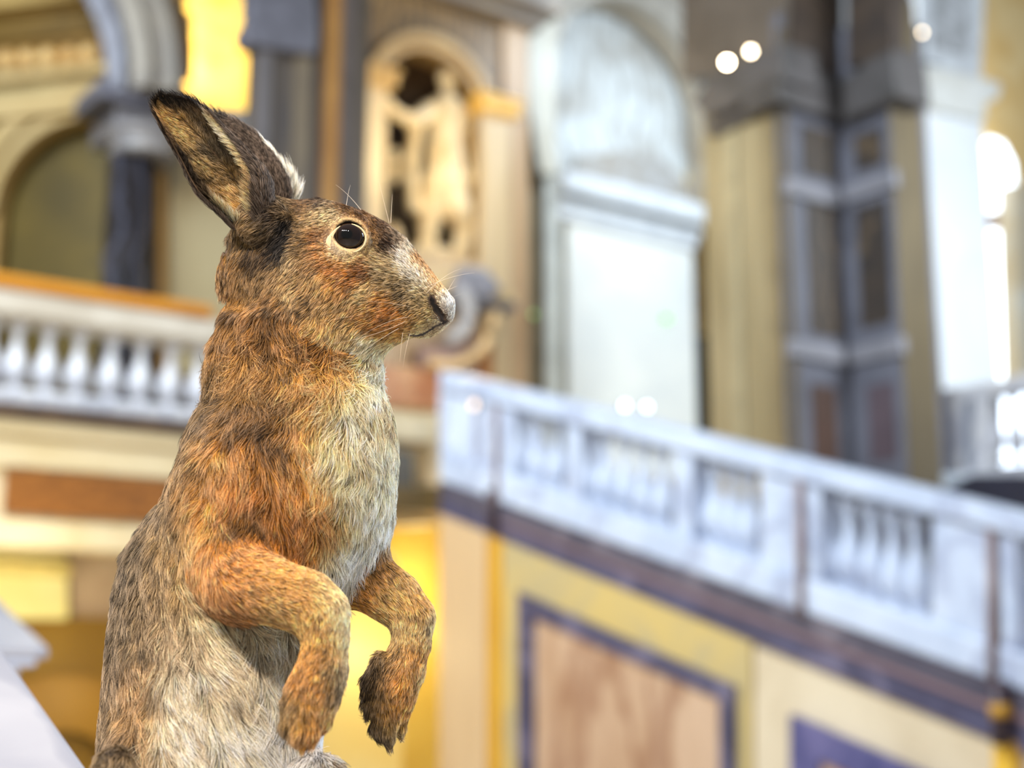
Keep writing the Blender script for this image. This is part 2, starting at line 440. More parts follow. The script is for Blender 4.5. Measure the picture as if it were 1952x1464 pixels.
# ---------------------------------------------------------------- the coat: control points in the hare's side view
# (px, py, main rgb 0-255, dark share, length mm, flow dx, flow dy)
def c_(s): return [tuple(r) for r in s]
COAT = {
 'torso': c_([
  (680, 760, (250, 238, 218), .04, 18, .3, 1), (655, 900, (244, 220, 184), .08, 19, .15, 1), (680, 960, (250, 236, 212), .05, 18, .1, 1), (735, 920, (246, 234, 214), .1, 14, .2, 1), (735, 1000, (246, 236, 220), .08, 14, .2, 1), (640, 980, (226, 170, 106), .15, 18, .1, 1), (215, 1432, (84, 62, 42), .6, 8, .1, 1), (350, 1100, (196, 160, 116), .2, 15, .1, 1), (400, 1180, (206, 184, 148), .1, 16, .2, 1),
  (430, 640, (150, 100, 52), .5, 14, -.5, 1), (520, 645, (140, 90, 44), .6, 14, -.3, 1), (600, 655, (150, 92, 42), .5, 14, -.2, 1), (500, 800, (96, 64, 38), .8, 17, -.2, 1), (530, 840, (120, 76, 40), .6, 18, -.1, 1), (630, 850, (250, 226, 190), .05, 20, .2, 1), (690, 820, (250, 236, 214), .05, 18, .3, 1), (700, 790, (170, 120, 74), .4, 16, .2, 1), (730, 860, (246, 230, 206), .1, 15, .2, 1), (700, 920, (214, 178, 136), .3, 17, .1, 1), (560, 900, (214, 136, 62), .2, 19, .1, 1), (600, 1000, (170, 100, 40), .35, 18, .1, 1), (470, 1000, (120, 80, 44), .5, 14, .1, 1), (660, 1080, (250, 242, 228), .03, 16, .2, 1),
  (450, 660, (196, 136, 72), .30, 15, -.6, 1), (560, 660, (206, 138, 66), .28, 15, -.3, 1), (660, 660, (196, 126, 60), .25, 13, -.1, 1), (712, 665, (226, 208, 184), .05, 10, .2, 1),
  (410, 700, (158, 118, 74), .40, 16, -.7, 1), (480, 720, (178, 128, 74), .35, 17, -.4, 1), (580, 720, (196, 136, 70), .30, 18, -.3, 1), (650, 720, (212, 152, 86), .20, 17, -.1, 1), (712, 735, (240, 222, 196), .05, 14, .3, 1),
  (392, 770, (130, 104, 76), .45, 16, -.6, 1), (450, 790, (150, 104, 58), .50, 18, -.3, 1), (520, 790, (160, 112, 64), .45, 19, -.2, 1), (600, 790, (206, 150, 88), .25, 20, -.1, 1), (680, 790, (234, 204, 166), .12, 18, .2, 1), (735, 790, (214, 178, 136), .25, 14, .3, 1),
  (355, 860, (128, 104, 76), .40, 15, -.4, 1), (400, 870, (190, 130, 66), .28, 17, -.3, 1), (480, 860, (198, 124, 54), .30, 18, -.1, 1), (560, 850, (206, 140, 72), .28, 20, .1, 1), (640, 860, (226, 178, 118), .18, 20, .15, 1), (710, 870, (226, 198, 160), .20, 17, .15, 1), (745, 870, (204, 176, 146), .30, 12, .2, 1),
  (320, 950, (126, 104, 80), .40, 14, -.5, 1), (375, 940, (206, 142, 78), .20, 16, -.3, 1), (450, 950, (204, 122, 48), .20, 17, 0, 1), (530, 950, (196, 116, 44), .25, 18, .1, 1), (610, 950, (194, 118, 48), .28, 19, .1, 1), (680, 950, (234, 214, 186), .10, 18, .1, 1), (740, 960, (216, 196, 168), .20, 13, .15, 1),
  (262, 1030, (120, 102, 80), .42, 13, -.4, 1), (330, 1030, (168, 136, 98), .28, 15, -.2, 1), (390, 1030, (204, 146, 84), .18, 16, 0, 1), (500, 1030, (196, 112, 42), .22, 16, .15, 1), (580, 1030, (202, 116, 44), .22, 17, .15, 1), (640, 1040, (236, 222, 200), .06, 17, .1, 1), (700, 1040, (232, 218, 200), .10, 16, .25, 1),
  (230, 1110, (122, 104, 84), .42, 12, -.1, 1), (290, 1120, (154, 128, 98), .34, 14, -.1, 1), (360, 1140, (180, 148, 110), .22, 16, .1, 1), (560, 1120, (196, 142, 90), .2, 14, .2, 1), (650, 1110, (232, 218, 200), .06, 15, .1, 1),
  (215, 1200, (124, 106, 86), .42, 12, 0, 1), (280, 1200, (160, 134, 104), .34, 14, 0, 1), (350, 1210, (192, 168, 142), .2, 16, .2, 1), (440, 1220, (213, 194, 168), .08, 17, .3, 1), (540, 1220, (224, 207, 184), .06, 17, .4, 1), (630, 1220, (234, 224, 212), .04, 16, .5, 1),
  (205, 1300, (136, 114, 92), .42, 12, .1, 1), (265, 1300, (170, 132, 96), .30, 14, .1, 1), (340, 1310, (222, 205, 181), .14, 17, .3, 1), (430, 1310, (207, 187, 162), .10, 18, .4, 1), (530, 1310, (224, 209, 188), .05, 18, .4, 1), (610, 1320, (243, 237, 234), .03, 16, .4, 1),
  (195, 1390, (140, 118, 94), .40, 12, .1, 1), (255, 1390, (176, 134, 92), .26, 14, .1, 1), (330, 1400, (220, 202, 179), .12, 17, .2, 1), (430, 1400, (226, 211, 188), .08, 18, .3, 1), (530, 1410, (239, 228, 214), .04, 18, .3, 1), (600, 1420, (245, 241, 239), .03, 14, .3, 1),
  (190, 1500, (140, 118, 94), .40, 12, .1, 1), (215, 1470, (196, 170, 130), .25, 5, .1, 1), (280, 1500, (184, 146, 106), .26, 12, .1, 1), (430, 1500, (232, 217, 195), .08, 18, .2, 1), (560, 1500, (239, 228, 217), .04, 15, .2, 1), (640, 1490, (165, 134, 107), .3, 6, .2, 1), (400, 1650, (200, 176, 140), .1, 12, .2, 1)]),
 'head': c_([
  (626, 460, (252, 244, 226), .0, 3, -1, .2), (634, 474, (248, 236, 212), .0, 3, -1, .2), (650, 487, (232, 206, 164), .05, 3, -1, .1), (675, 492, (226, 192, 140), .1, 3, -1, .1), (702, 478, (206, 166, 112), .15, 3, -1, -.1),
  (622, 446, (120, 66, 30), .5, 4, -1, .1), (640, 430, (196, 150, 96), .2, 3, -1, .1), (668, 420, (196, 146, 86), .25, 3, -1, -.1), (694, 432, (170, 110, 54), .4, 3, -1, -.3), (560, 500, (186, 156, 114), .2, 7, -.5, 1), (552, 560, (206, 170, 124), .2, 8, -.5, 1), (640, 412, (244, 228, 196), .0, 5, -1, .5),
  (450, 450, (148, 110, 66), .40, 9, -.6, 1), (430, 520, (160, 112, 62), .40, 9, -.5, 1), (440, 580, (178, 122, 62), .32, 10, -.4, 1), (480, 420, (160, 124, 78), .38, 8, -.8, .6), (510, 400, (70, 50, 36), .8, 7, -1, .5),
  (545, 400, (150, 118, 84), .4, 6, -1, .1), (545, 440, (22, 15, 12), 1.4, 7, -.7, 1), (532, 470, (26, 18, 14), 1.3, 8, -.6, 1), (510, 450, (130, 100, 64), .5, 8, -.7, .8), (500, 490, (104, 74, 46), .6, 9, -.6, .8),
  (585, 390, (126, 84, 50), .45, 6, -1, .05), (610, 376, (84, 52, 34), .7, 5, -1, -.1), (600, 410, (190, 160, 118), .25, 6, -1, .1), (580, 440, (160, 124, 80), .35, 6, -1, .3), (630, 412, (226, 204, 162), .1, 5, -1, .25), (615, 428, (214, 184, 140), .2, 5, -1, .4),
  (650, 398, (112, 64, 34), .5, 5, -1, -.2), (690, 405, (92, 54, 34), .7, 5, -1, -.4), (730, 425, (96, 60, 40), .7, 5, -1, -.5), (720, 455, (150, 98, 54), .4, 5, -1, -.4), (700, 430, (180, 112, 48), .3, 5, -1, -.4), (765, 450, (158, 132, 108), .35, 5, -1, -.6), (785, 470, (196, 178, 156), .25, 4, -1, -.7), (740, 470, (66, 40, 28), .9, 5, -1, -.4), (705, 462, (196, 160, 108), .2, 4, -1, -.2),
  (575, 470, (152, 114, 70), .4, 7, -1, .4), (605, 450, (150, 80, 34), .3, 6, -1, .2), (620, 475, (190, 104, 40), .2, 6, -1, .4), (585, 500, (166, 120, 74), .3, 8, -1, .6), (640, 505, (184, 104, 42), .25, 7, -1, .4), (690, 510, (134, 66, 24), .5, 7, -1, .4), (670, 530, (190, 110, 44), .3, 8, -1, .6),
  (640, 540, (206, 142, 72), .25, 8, -1, .6), (600, 540, (196, 150, 96), .3, 9, -1, .8), (560, 530, (190, 148, 98), .32, 9, -.9, .9), (520, 530, (170, 130, 84), .4, 10, -.8, 1), (480, 540, (158, 116, 70), .4, 10, -.6, 1), (530, 580, (160, 110, 62), .45, 10, -.8, 1), (585, 575, (168, 126, 82), .4, 9, -.9, .8),
  (640, 590, (190, 146, 92), .25, 9, -1, .8), (600, 620, (214, 160, 96), .2, 10, -.6, 1), (550, 630, (200, 128, 58), .3, 11, -.5, 1), (490, 630, (186, 122, 58), .32, 12, -.5, 1), (650, 640, (206, 166, 112), .15, 9, -.6, .8), (700, 655, (236, 216, 182), .04, 7, -.7, .5), (740, 655, (232, 208, 172), .06, 5, -.9, .3), (780, 652, (222, 190, 146), .1, 4, -1, .2), (815, 642, (226, 204, 170), .1, 3, -1, .2),
  (700, 560, (206, 172, 122), .2, 7, -1, .6), (720, 500, (206, 178, 134), .2, 6, -1, .1), (745, 510, (196, 166, 124), .22, 6, -1, .1), (770, 495, (236, 228, 216), .05, 5, -1, -.6), (795, 520, (238, 232, 222), .04, 5, -1, -.8), (810, 540, (240, 232, 220), .05, 4, -1, -.8), (800, 500, (186, 112, 50), .2, 4, -.8, -1), (820, 525, (190, 116, 54), .2, 3.5, -.8, -1), (838, 545, (200, 130, 70), .15, 3, -.8, -1),
  (740, 545, (170, 142, 104), .35, 7, -1, .3), (768, 562, (140, 112, 76), .45, 6, -1, .3), (790, 550, (196, 172, 134), .3, 5, -1, -.2), (730, 570, (206, 128, 54), .2, 8, -1, .5), (745, 600, (208, 118, 42), .15, 8, -1, .5), (720, 615, (204, 122, 50), .2, 8, -1, .6), (765, 620, (216, 136, 56), .1, 7, -1, .3), (790, 605, (190, 136, 76), .2, 6, -1, .3), (700, 600, (196, 138, 78), .25, 8, -1, .6), (740, 635, (206, 130, 56), .15, 6, -1, .3),
  (800, 575, (184, 156, 112), .3, 5, -1, .1), (812, 600, (206, 174, 122), .1, 4, -1, .3), (815, 560, (206, 180, 136), .1, 3.5, -1, -.2), (828, 556, (190, 160, 116), .1, 2.5, -1, -.5), (850, 565, (240, 234, 224), .03, 2.6, -.6, -1), (860, 590, (242, 236, 228), .02, 2.6, -.5, -.8), (852, 606, (220, 196, 176), .05, 2, -1, 0), (830, 632, (206, 172, 132), .1, 2.6, -1, .3), (845, 622, (228, 206, 182), .05, 2.4, -1, .3), (800, 630, (222, 188, 140), .05, 3.5, -1, .1)]),
 'near_arm': c_([
  (400, 960, (204, 142, 78), .18, 15, -.1, 1), (460, 960, (204, 122, 48), .22, 16, 0, 1), (500, 1010, (190, 104, 38), .25, 13, .2, 1), (380, 1040, (192, 126, 60), .22, 14, 0, 1), (430, 1020, (178, 108, 44), .3, 13, .1, 1),
  (395, 1110, (188, 122, 60), .2, 11, .3, 1), (430, 1085, (196, 116, 46), .16, 7, .8, .5), (470, 1070, (204, 130, 60), .12, 5, 1, .3), (520, 1090, (200, 136, 66), .14, 5, 1, .3), (480, 1130, (190, 128, 62), .2, 6, 1, .4), (430, 1150, (180, 110, 50), .22, 9, .8, .7),
  (570, 1110, (204, 142, 74), .12, 4.5, 1, .4), (560, 1150, (192, 132, 66), .2, 5, 1, .4), (520, 1165, (206, 156, 96), .14, 6, 1, .4), (620, 1130, (216, 172, 116), .06, 4.5, .8, .8), (645, 1170, (222, 190, 146), .04, 4.5, .2, 1), (600, 1180, (200, 140, 72), .14, 5, .3, 1), (580, 1200, (204, 160, 104), .15, 5, -.1, 1),
  (650, 1220, (214, 184, 146), .06, 5, 0, 1), (620, 1230, (196, 132, 64), .16, 5, -.05, 1), (590, 1250, (190, 126, 60), .2, 5, -.2, 1), (645, 1280, (206, 172, 132), .15, 6, -.2, 1), (610, 1300, (196, 120, 46), .2, 6, -.2, 1), (575, 1310, (186, 120, 56), .22, 6, -.3, 1), (648, 1300, (120, 100, 80), .5, 8, .1, 1),
  (545, 1340, (116, 96, 70), .5, 7, -.2, 1), (570, 1360, (206, 156, 86), .15, 6, -.2, 1), (600, 1360, (194, 116, 44), .2, 6, -.1, 1), (625, 1350, (206, 160, 110), .15, 6, -.1, 1), (540, 1390, (110, 88, 62), .55, 6, 0, 1), (575, 1405, (190, 128, 62), .25, 6, 0, 1), (600, 1400, (196, 124, 56), .2, 6, 0, 1)]),
 'far_arm': c_([
  (660, 1000, (226, 206, 180), .1, 15, .2, 1), (700, 1050, (90, 60, 44), .7, 9, .2, 1), (740, 1030, (200, 160, 120), .2, 11, .3, 1), (680, 1090, (190, 128, 72), .25, 7, .6, .8), (720, 1085, (180, 116, 56), .25, 5, .9, .6),
  (760, 1110, (196, 144, 82), .14, 4.5, .8, .6), (740, 1140, (200, 156, 98), .1, 4.5, .8, .6), (690, 1140, (196, 122, 58), .15, 6, .8, .7), (720, 1170, (206, 150, 90), .12, 6, .8, .6), (800, 1150, (196, 138, 74), .14, 4.5, .4, 1), (820, 1200, (206, 176, 136), .1, 4.5, 0, 1), (780, 1200, (204, 160, 104), .12, 5, -.05, 1),
  (755, 1210, (212, 184, 144), .08, 5, -.2, 1), (800, 1240, (190, 124, 60), .2, 5, -.2, 1), (770, 1250, (200, 134, 66), .2, 5, -.3, 1), (745, 1250, (150, 120, 84), .4, 6, -.5, 1), (780, 1300, (196, 116, 42), .22, 6, -.3, 1), (750, 1300, (196, 124, 54), .2, 6, -.3, 1), (805, 1300, (214, 186, 150), .1, 5, -.3, 1),
  (712, 1280, (84, 66, 48), .8, 7, -.6, 1), (695, 1320, (80, 64, 48), .85, 7, -.5, 1), (720, 1320, (150, 116, 76), .4, 6, -.2, 1), (740, 1350, (200, 134, 62), .2, 6, -.1, 1), (765, 1350, (196, 124, 52), .2, 6, -.2, 1), (705, 1370, (96, 76, 52), .75, 7, 0, 1), (730, 1400, (110, 86, 58), .6, 6, .1, 1), (755, 1395, (206, 166, 110), .2, 6, 0, 1)]),
}

def coat_lookup(region, px, py):
    T = np.array([[r[0], r[1], *r[2], r[3], r[4], r[5], r[6]] for r in COAT[region]], float)
    sig = {'torso': 25.0, 'head': 11.0, 'near_arm': 20.0, 'far_arm': 20.0}[region]
    out = np.empty((len(px), 7))
    for i in range(0, len(px), 20000):
        d2 = (px[i:i + 20000, None] - T[None, :, 0]) ** 2 + (py[i:i + 20000, None] - T[None, :, 1]) ** 2
        dm = d2.min(1, keepdims=True)
        w = np.exp(-(d2 - dm) / (2 * sig * sig))
        w /= w.sum(1, keepdims=True)
        out[i:i + 20000] = w @ T[:, 2:]
    return out

def srgb(c):
    c = np.asarray(c, float)
    return np.where(c <= 0.04045, c / 12.92, ((c + 0.055) / 1.055) ** 2.4)

def wob(P, seed, wl):
    """smooth pseudo-noise vectors with wavelength wl metres"""
    r = np.random.default_rng(seed)
    out = np.zeros(P.shape)
    for k in range(5):
        d = r.normal(size=3); d /= np.linalg.norm(d)
        d2 = r.normal(size=3); d2 /= np.linalg.norm(d2)
        f = 2 * math.pi / (wl * r.uniform(.6, 1.6))
        ph = P @ d * f + 1.7 * np.sin(P @ d2 * f * .8 + r.uniform(0, 6)) + r.uniform(0, 6)
        out += np.sin(ph)[:, None] * r.normal(size=3)[None, :]
    return out / 2.2

def sample_mesh(V_, F_, n, weight=None):
    """random points on quads: positions, face normals"""
    a, b, c, d = (V_[F_[:, k]] for k in range(4))
    n1 = np.cross(b - a, c - a); n2 = np.cross(c - a, d - a)
    A1 = np.linalg.norm(n1, axis=1) / 2; A2 = np.linalg.norm(n2, axis=1) / 2
    w = A1 + A2
    if weight is not None: w = w * weight
    p = w / w.sum()
    i = RNG.choice(len(F_), n, p=p)
    second = RNG.random(n) > (A1[i] / (A1[i] + A2[i] + 1e-12))
    r1 = np.sqrt(RNG.random(n))[:, None]; r2 = RNG.random(n)[:, None]
    B = np.where(second[:, None], c[i], b[i]); C = np.where(second[:, None], d[i], c[i])
    P = (1 - r1) * a[i] + r1 * (1 - r2) * B + r1 * r2 * C
    return P, i

def grow(P, N, T, L, col, dark, clump_n, clump, lift, curl, K=6, rad=0.000115):
    """strand points, colours and radii. P root, N normal, T flow tangent, L length (m), col rgb (srgb 0-1), dark share"""
    n = len(P)
    s = np.linspace(0, 1, K)[None, :, None]
    lf = lift * RNG.uniform(.45, 1.7, n)[:, None, None]
    Tn = T[:, None, :]; Nn = N[:, None, :]; LL = L[:, None, None]
    pts = P[:, None, :] + LL * (Tn * s * np.cos(lf) + Nn * (np.sin(lf) * s * (1.15 - 0.75 * s)))
    side = np.cross(N, T)[:, None, :]
    ph = RNG.uniform(0, 6.28, n)[:, None, None]
    amp = curl[:, None, None] * RNG.normal(size=n)[:, None, None]
    pts = pts + side * LL * (amp * s ** 1.6 + 0.10 * curl[:, None, None] * np.sin(ph + s * 6.0) * s)
    # clumping to guides
    g = RNG.choice(n, max(8, n // clump_n), replace=False)
    kd = kdtree.KDTree(len(g))
    for a, q in enumerate(P[g]): kd.insert(q, a)
    kd.balance()
    near = np.fromiter((kd.find(q)[1] for q in P), int, n)
    gi = g[near]
    cl = (clump * RNG.uniform(.2, 1.0, n))[:, None, None] * (s ** 1.4)
    same = (np.einsum('ij,ij->i', N, N[gi]) > 0.5)[:, None, None]
    Lr = (L / np.maximum(L[gi], 1e-6))[:, None, None]
    tgt = P[gi][:, None, :] + (pts[gi] - P[gi][:, None, :]) * Lr
    pts = pts + np.where(same, (tgt - pts) * cl, 0)
    # colours
    base = srgb(col)
    rg_ = np.clip(base[:, 0] - base[:, 1], 0, 1)
    base[:, 1] += rg_ * .125; base[:, 2] *= 1 - .5 * rg_
    base = base * 1.27
    cn = near % 997
    r_ = np.random.default_rng(5); ctone = np.clip(r_.normal(1, .24, 997), .4, 1.7); cdark = np.clip(r_.normal(1, .7, 997), .1, 2.4)
    jit = np.clip(RNG.normal(1, .30, n), .3, 1.9)
    base = np.clip(base * (jit * ctone[cn])[:, None], 0, 1)
    isd = RNG.random(n) < dark * .72 * cdark[cn]
    ls = s[..., 0]
    # agouti bands: dim root, bright middle, tip either cream or dark
    root = (base * .34)[:, None, :]
    midc = (base * 1.0)[:, None, :]
    lum = base.mean(1, keepdims=True)
    light = np.clip(base * .80 + np.array([.88, .735, .58]) * (.10 + .80 * lum), 0, 1)[:, None, :]
    darkt = (base * .10 + np.array([[.010, .007, .005]]))[:, None, :]
    tip = np.where(isd[:, None, None], darkt, light)
    a = np.clip(ls / .45, 0, 1)[..., None]
    b = np.clip((ls - .45) / .35, 0, 1)[..., None]
    C = root * (1 - a) + midc * a
    C = C * (1 - b) + tip * b
    C = np.where((isd & (RNG.random(n) < .5))[:, None, None], C * .35, C)
    R = rad * (1 - 0.85 * s[..., 0] ** 1.6) * RNG.uniform(.7, 1.35, n)[:, None]
    return pts, C, R

def curves_object(name, pts, C, R, mat, parent):
    n, K, _ = pts.shape
    hc = bpy.data.hair_curves.new(name)
    hc.add_curves([K] * n)
    W = hw(pts.reshape(-1, 3)) - np.array(list(parent.location))
    hc.attributes['position'].data.foreach_set('vector', np.ascontiguousarray(W, np.float32).ravel())
    ra = hc.attributes.get('radius') or hc.attributes.new('radius', 'FLOAT', 'POINT')
    ra.data.foreach_set('value', np.ascontiguousarray(np.broadcast_to(R, (n, K)), np.float32).ravel())
    ca = hc.attributes.new('coat', 'FLOAT_COLOR', 'POINT')
    rgba = np.ones((n * K, 4), np.float32); rgba[:, :3] = C.reshape(-1, 3)
    ca.data.foreach_set('color', rgba.ravel())
    o = bpy.data.objects.new(name, hc)
    COL.objects.link(o)
    hc.materials.append(mat)
    o.parent = parent
    o['kind'] = 'stuff'
    return o

def coat_material():
    m = bpy.data.materials.new('hare_fur'); m.use_nodes = True
    nt = m.node_tree; b = nt.nodes['Principled BSDF']
    at_ = nt.nodes.new('ShaderNodeAttribute'); at_.attribute_name = 'coat'
    nt.links.new(at_.outputs['Color'], b.inputs['Base Color'])
    b.inputs['Roughness'].default_value = .55
    b.inputs['Specular IOR Level'].default_value = .35
    tr = nt.nodes.new('ShaderNodeBsdfTranslucent'); nt.links.new(at_.outputs['Color'], tr.inputs['Color'])
    mx = nt.nodes.new('ShaderNodeMixShader'); mx.inputs[0].default_value = .28
    nt.links.new(b.outputs[0], mx.inputs[1]); nt.links.new(tr.outputs[0], mx.inputs[2])
    nt.links.new(mx.outputs[0], nt.nodes['Material Output'].inputs['Surface'])
    return m

def skin_material():
    m = bpy.data.materials.new('hare_skin'); m.use_nodes = True
    nt = m.node_tree; b = nt.nodes['Principled BSDF']
    at_ = nt.nodes.new('ShaderNodeAttribute'); at_.attribute_name = 'coat'
    nt.links.new(at_.outputs['Color'], b.inputs['Base Color'])
    b.inputs['Roughness'].default_value = .8
    return m

def plain(name, rgb, rough=.5, **kw):
    m = bpy.data.materials.new(name); m.use_nodes = True
    b = m.node_tree.nodes['Principled BSDF']
    b.inputs['Base Color'].default_value = (*srgb(np.array(rgb) / 255.0), 1)
    b.inputs['Roughness'].default_value = rough
    for k, v in kw.items(): b.inputs[k.replace('_', ' ')].default_value = v
    return m

def build_hare(density=1.0):
    root_loc = hw(hp(400, 1735, 0))
    hare = thing('hare', 'brown hare sitting upright with forepaws hanging and ears laid back, on a white marble pedestal', 'hare', tuple(root_loc))
    h = 0.0015
    lo = np.array([-0.232, HD - 0.095, -0.145]); hi = np.array([-0.018, HD + 0.075, 0.262])
    F = grid_eval(hare_f, lo, hi, h)
    Vb, Fb = surface_nets(F, lo, h)
    for _ in range(2):
        Vb = Vb - grad(hare_f, Vb) * hare_f(Vb)[:, None] * 0.8
    def regions(P):
        R = hare_fields(P)
        names = ['torso', 'head', 'near_arm', 'far_arm']
        st = np.stack([R[k] + (0.0015 if k == 'torso' else 0) for k in names], 0)
        return np.array(names)[st.argmin(0)]
    skin, fm = skin_material(), coat_material()

    # ---- ears share the body's mesh
    Gn, sn, tn = ear_grid(NEAR_EAR, head_axis_dd(490) - 22, head_axis_dd(490) - 40)
    Gf, sf, tf = ear_grid(FAR_EAR, head_axis_dd(490) + 14, head_axis_dd(490) + 4, -.6)
    eV, eF, eN = ear_shell(Gn); fV, fF, fN = ear_shell(Gf)
    allV = np.concatenate([Vb, eV, fV]); allF = np.concatenate([Fb, eF + len(Vb), fF + len(Vb) + len(eV)])
    me = mesh_from('body', hw(allV) - root_loc, allF)
    colv = np.zeros((len(allV), 4), np.float32); colv[:, 3] = 1
    reg = regions(Vb)
    px, py = to_px(Vb)
    for k in COAT:
        m = reg == k
        if m.any():
            colv[:len(Vb)][m, :3] = srgb(coat_lookup(k, px[m], py[m])[:, :3] / 255) * .38
    colv[len(Vb):, :3] = srgb(np.array([120, 92, 62]) / 255.) * .5
    NOSP = [(824, 571), (828, 582), (835, 594), (845, 606)]; MTH = [(853, 612), (843, 616), (832, 621), (820, 629), (807, 637), (794, 640), (780, 639)]
    def pdist(x, y, pl, w=None):
        d = None
        for k in range(len(pl) - 1):
            ax_, ay_ = pl[k]; bx_, by_ = pl[k + 1]
            t = np.clip(((x - ax_) * (bx_ - ax_) + (y - ay_) * (by_ - ay_)) / ((bx_ - ax_) ** 2 + (by_ - ay_) ** 2), 0, 1)
            q = np.hypot(x - ax_ - t * (bx_ - ax_), y - ay_ - t * (by_ - ay_))
            d = q if d is None else np.minimum(d, q)
        return d
    # dark nostril and mouth leather, cream lid ring
    ex, ey = 666, 455
    hm = reg == 'head'
    dn = pdist(px, py, NOSP)
    dm = pdist(px, py, MTH)
    near_side = Vb[:, 1] < HD + head_axis_dd(px) / 1000 - 0.004
    m = hm & (dn < 11); colv[:len(Vb)][m, :3] = (0.10, 0.062, 0.036)
    m = hm & (dn < 5.5); colv[:len(Vb)][m, :3] = (0.012, 0.008, 0.006)
    m = hm & (dm < 2.4); colv[:len(Vb)][m, :3] = (0.02, 0.011, 0.009)
    dE = np.linalg.norm(Vb - EYE_C, axis=1)
    m = hm & (dE < 0.0108); colv[:len(Vb)][m, :3] = srgb(np.array([205, 175, 125]) / 255)
    m = hm & (dE < 0.0090); colv[:len(Vb)][m, :3] = (0.03, 0.018, 0.012)
    a_ = me.attributes.new('coat', 'FLOAT_COLOR', 'POINT')
    a_.data.foreach_set('color', colv.ravel())
    body = bpy.data.objects.new('body', me); COL.objects.link(body); me.materials.append(skin); body.parent = hare

    # ---- body fur
    fc = Vb[Fb].mean(1)
    e1 = Vb[Fb[:, 2]] - Vb[Fb[:, 0]]; e2 = Vb[Fb[:, 3]] - Vb[Fb[:, 1]]
    fn = np.cross(e1, e2); fn /= np.linalg.norm(fn, axis=1, keepdims=True) + 1e-12
    freg = regions(fc)
    facing = -(fn[:, 1] * .97 + fn[:, 2] * -.2)
    wgt = np.where(facing > -0.25, 1.0, 0.32)
    fpx, fpy = to_px(fc)
    wgt *= np.where(freg == 'head', 2.3, np.where(freg == 'torso', 1.0, 1.9))
    wgt *= np.where(fpy > 1520, 0.35, 1.0)
    n = int(320000 * density)
    P, fi = sample_mesh(Vb, Fb, n, wgt)
    rg = regions(P)
    px, py = to_px(P)
    # keep the eye, nostril and mouth line bare
    dE = np.linalg.norm(P - EYE_C, axis=1)
    dn = pdist(px, py, NOSP)
    dm = pdist(px, py, MTH)
    keep = ~((rg == 'head') & ((dE < 0.0091) | (dn < 7.5) | (dm < 1.8)))
    P = P[keep]; rg = rg[keep]; px = px[keep]; py = py[keep]
    N = grad(hare_f, P, 0.0012)
    info = np.zeros((len(P), 7))
    for k in COAT:
        m = rg == k
        if m.any(): info[m] = coat_lookup(k, px[m] + RNG.normal(0, 5, m.sum()), py[m] + RNG.normal(0, 5, m.sum()))
    U = np.array([1.0, 0, 0]); W = np.array([0, 0, 1.0])
    T = info[:, 5:6] * U - info[:, 6:7] * W
    T /= np.linalg.norm(T, axis=1, keepdims=True)
    tufts = np.where(rg == 'torso', .34, .16)[:, None]
    T = T + wob(P, 3, .016) * tufts + wob(P, 5, .006) * tufts * .5 + RNG.normal(size=P.shape) * np.where(rg == 'torso', .10, .07)[:, None]
    ruff = np.exp(-((py - 720) / 60.) ** 2) * (rg == 'torso')
    T = T + wob(P, 9, .009) * (ruff * .55)[:, None]
    T = T - N * np.einsum('ij,ij->i', T, N)[:, None]
    T /= np.linalg.norm(T, axis=1, keepdims=True) + 1e-9
    L = info[:, 4] / 1000 * RNG.uniform(.65, 1.15, len(P)) * np.where(rg == 'torso', .80, .85)
    # the fur around the eye and lips lies short
    L = np.where(rg == 'head', L * np.clip((dE[keep] - .0085) / .010, .12, 1) * np.clip(np.minimum(dn, dm)[keep] / 14, .3, 1), L)
    curl = np.where(rg == 'torso', .10, .05) + .18 * ruff
    hare_parts = []
    L = np.where(rg == 'head', L * .88, L)
    for nm, sel, cn, cl, lift in (('body_fur', rg == 'torso', 30, .54, .40), ('head_fur', rg == 'head', 15, .50, .36), ('foreleg_fur', (rg == 'near_arm'), 20, .40, .30), ('foreleg_fur', (rg == 'far_arm'), 20, .40, .30)):
        pts, C, R = grow(P[sel], N[sel], T[sel], L[sel], info[sel, :3] / 255 * (.93 if nm == 'head_fur' else 1.0), info[sel, 3] * (1.25 if nm == 'head_fur' else 1.1), cn, cl, lift, curl[sel])
        o = curves_object(nm, pts, C, R, fm, hare)
        hare_parts.append(o)

    # ---- ear fur, on both sides of each shell
    for which, G, nE in ((0, Gn, 52000), (1, Gf, 26000)):
        ns, nt, _ = G.shape
        nE = int(nE * density)
        du = np.gradient(G, axis=0); dv = np.gradient(G, axis=1)
        NN = np.cross(du, dv); NN /= np.linalg.norm(NN, axis=-1, keepdims=True) + 1e-12
        area = np.linalg.norm(np.cross(du, dv), axis=-1)
        p = (area / area.sum()).ravel()
        ii = RNG.choice(ns * nt, nE, p=p)
        a, b = ii // nt, ii % nt
        ja = np.clip(a + RNG.uniform(-.5, .5, nE), 0, ns - 1.001); jb = np.clip(b + RNG.uniform(-.5, .5, nE), 0, nt - 1.001)
        rimx = RNG.random(nE) < .16
        jb = np.where(rimx, np.where(RNG.random(nE) < .5, RNG.uniform(0, 1.2, nE), nt - 1.001 - RNG.uniform(0, 1.2, nE)), jb)
        def bil(A):
            i0 = ja.astype(int); j0 = jb.astype(int); fa = (ja - i0)[:, None]; fb = (jb - j0)[:, None]
            return A[i0, j0] * (1 - fa) * (1 - fb) + A[i0 + 1, j0] * fa * (1 - fb) + A[i0, j0 + 1] * (1 - fa) * fb + A[i0 + 1, j0 + 1] * fa * fb
        Pc = bil(G); Nc = bil(NN); Tc = bil(du); Sc = bil(dv)
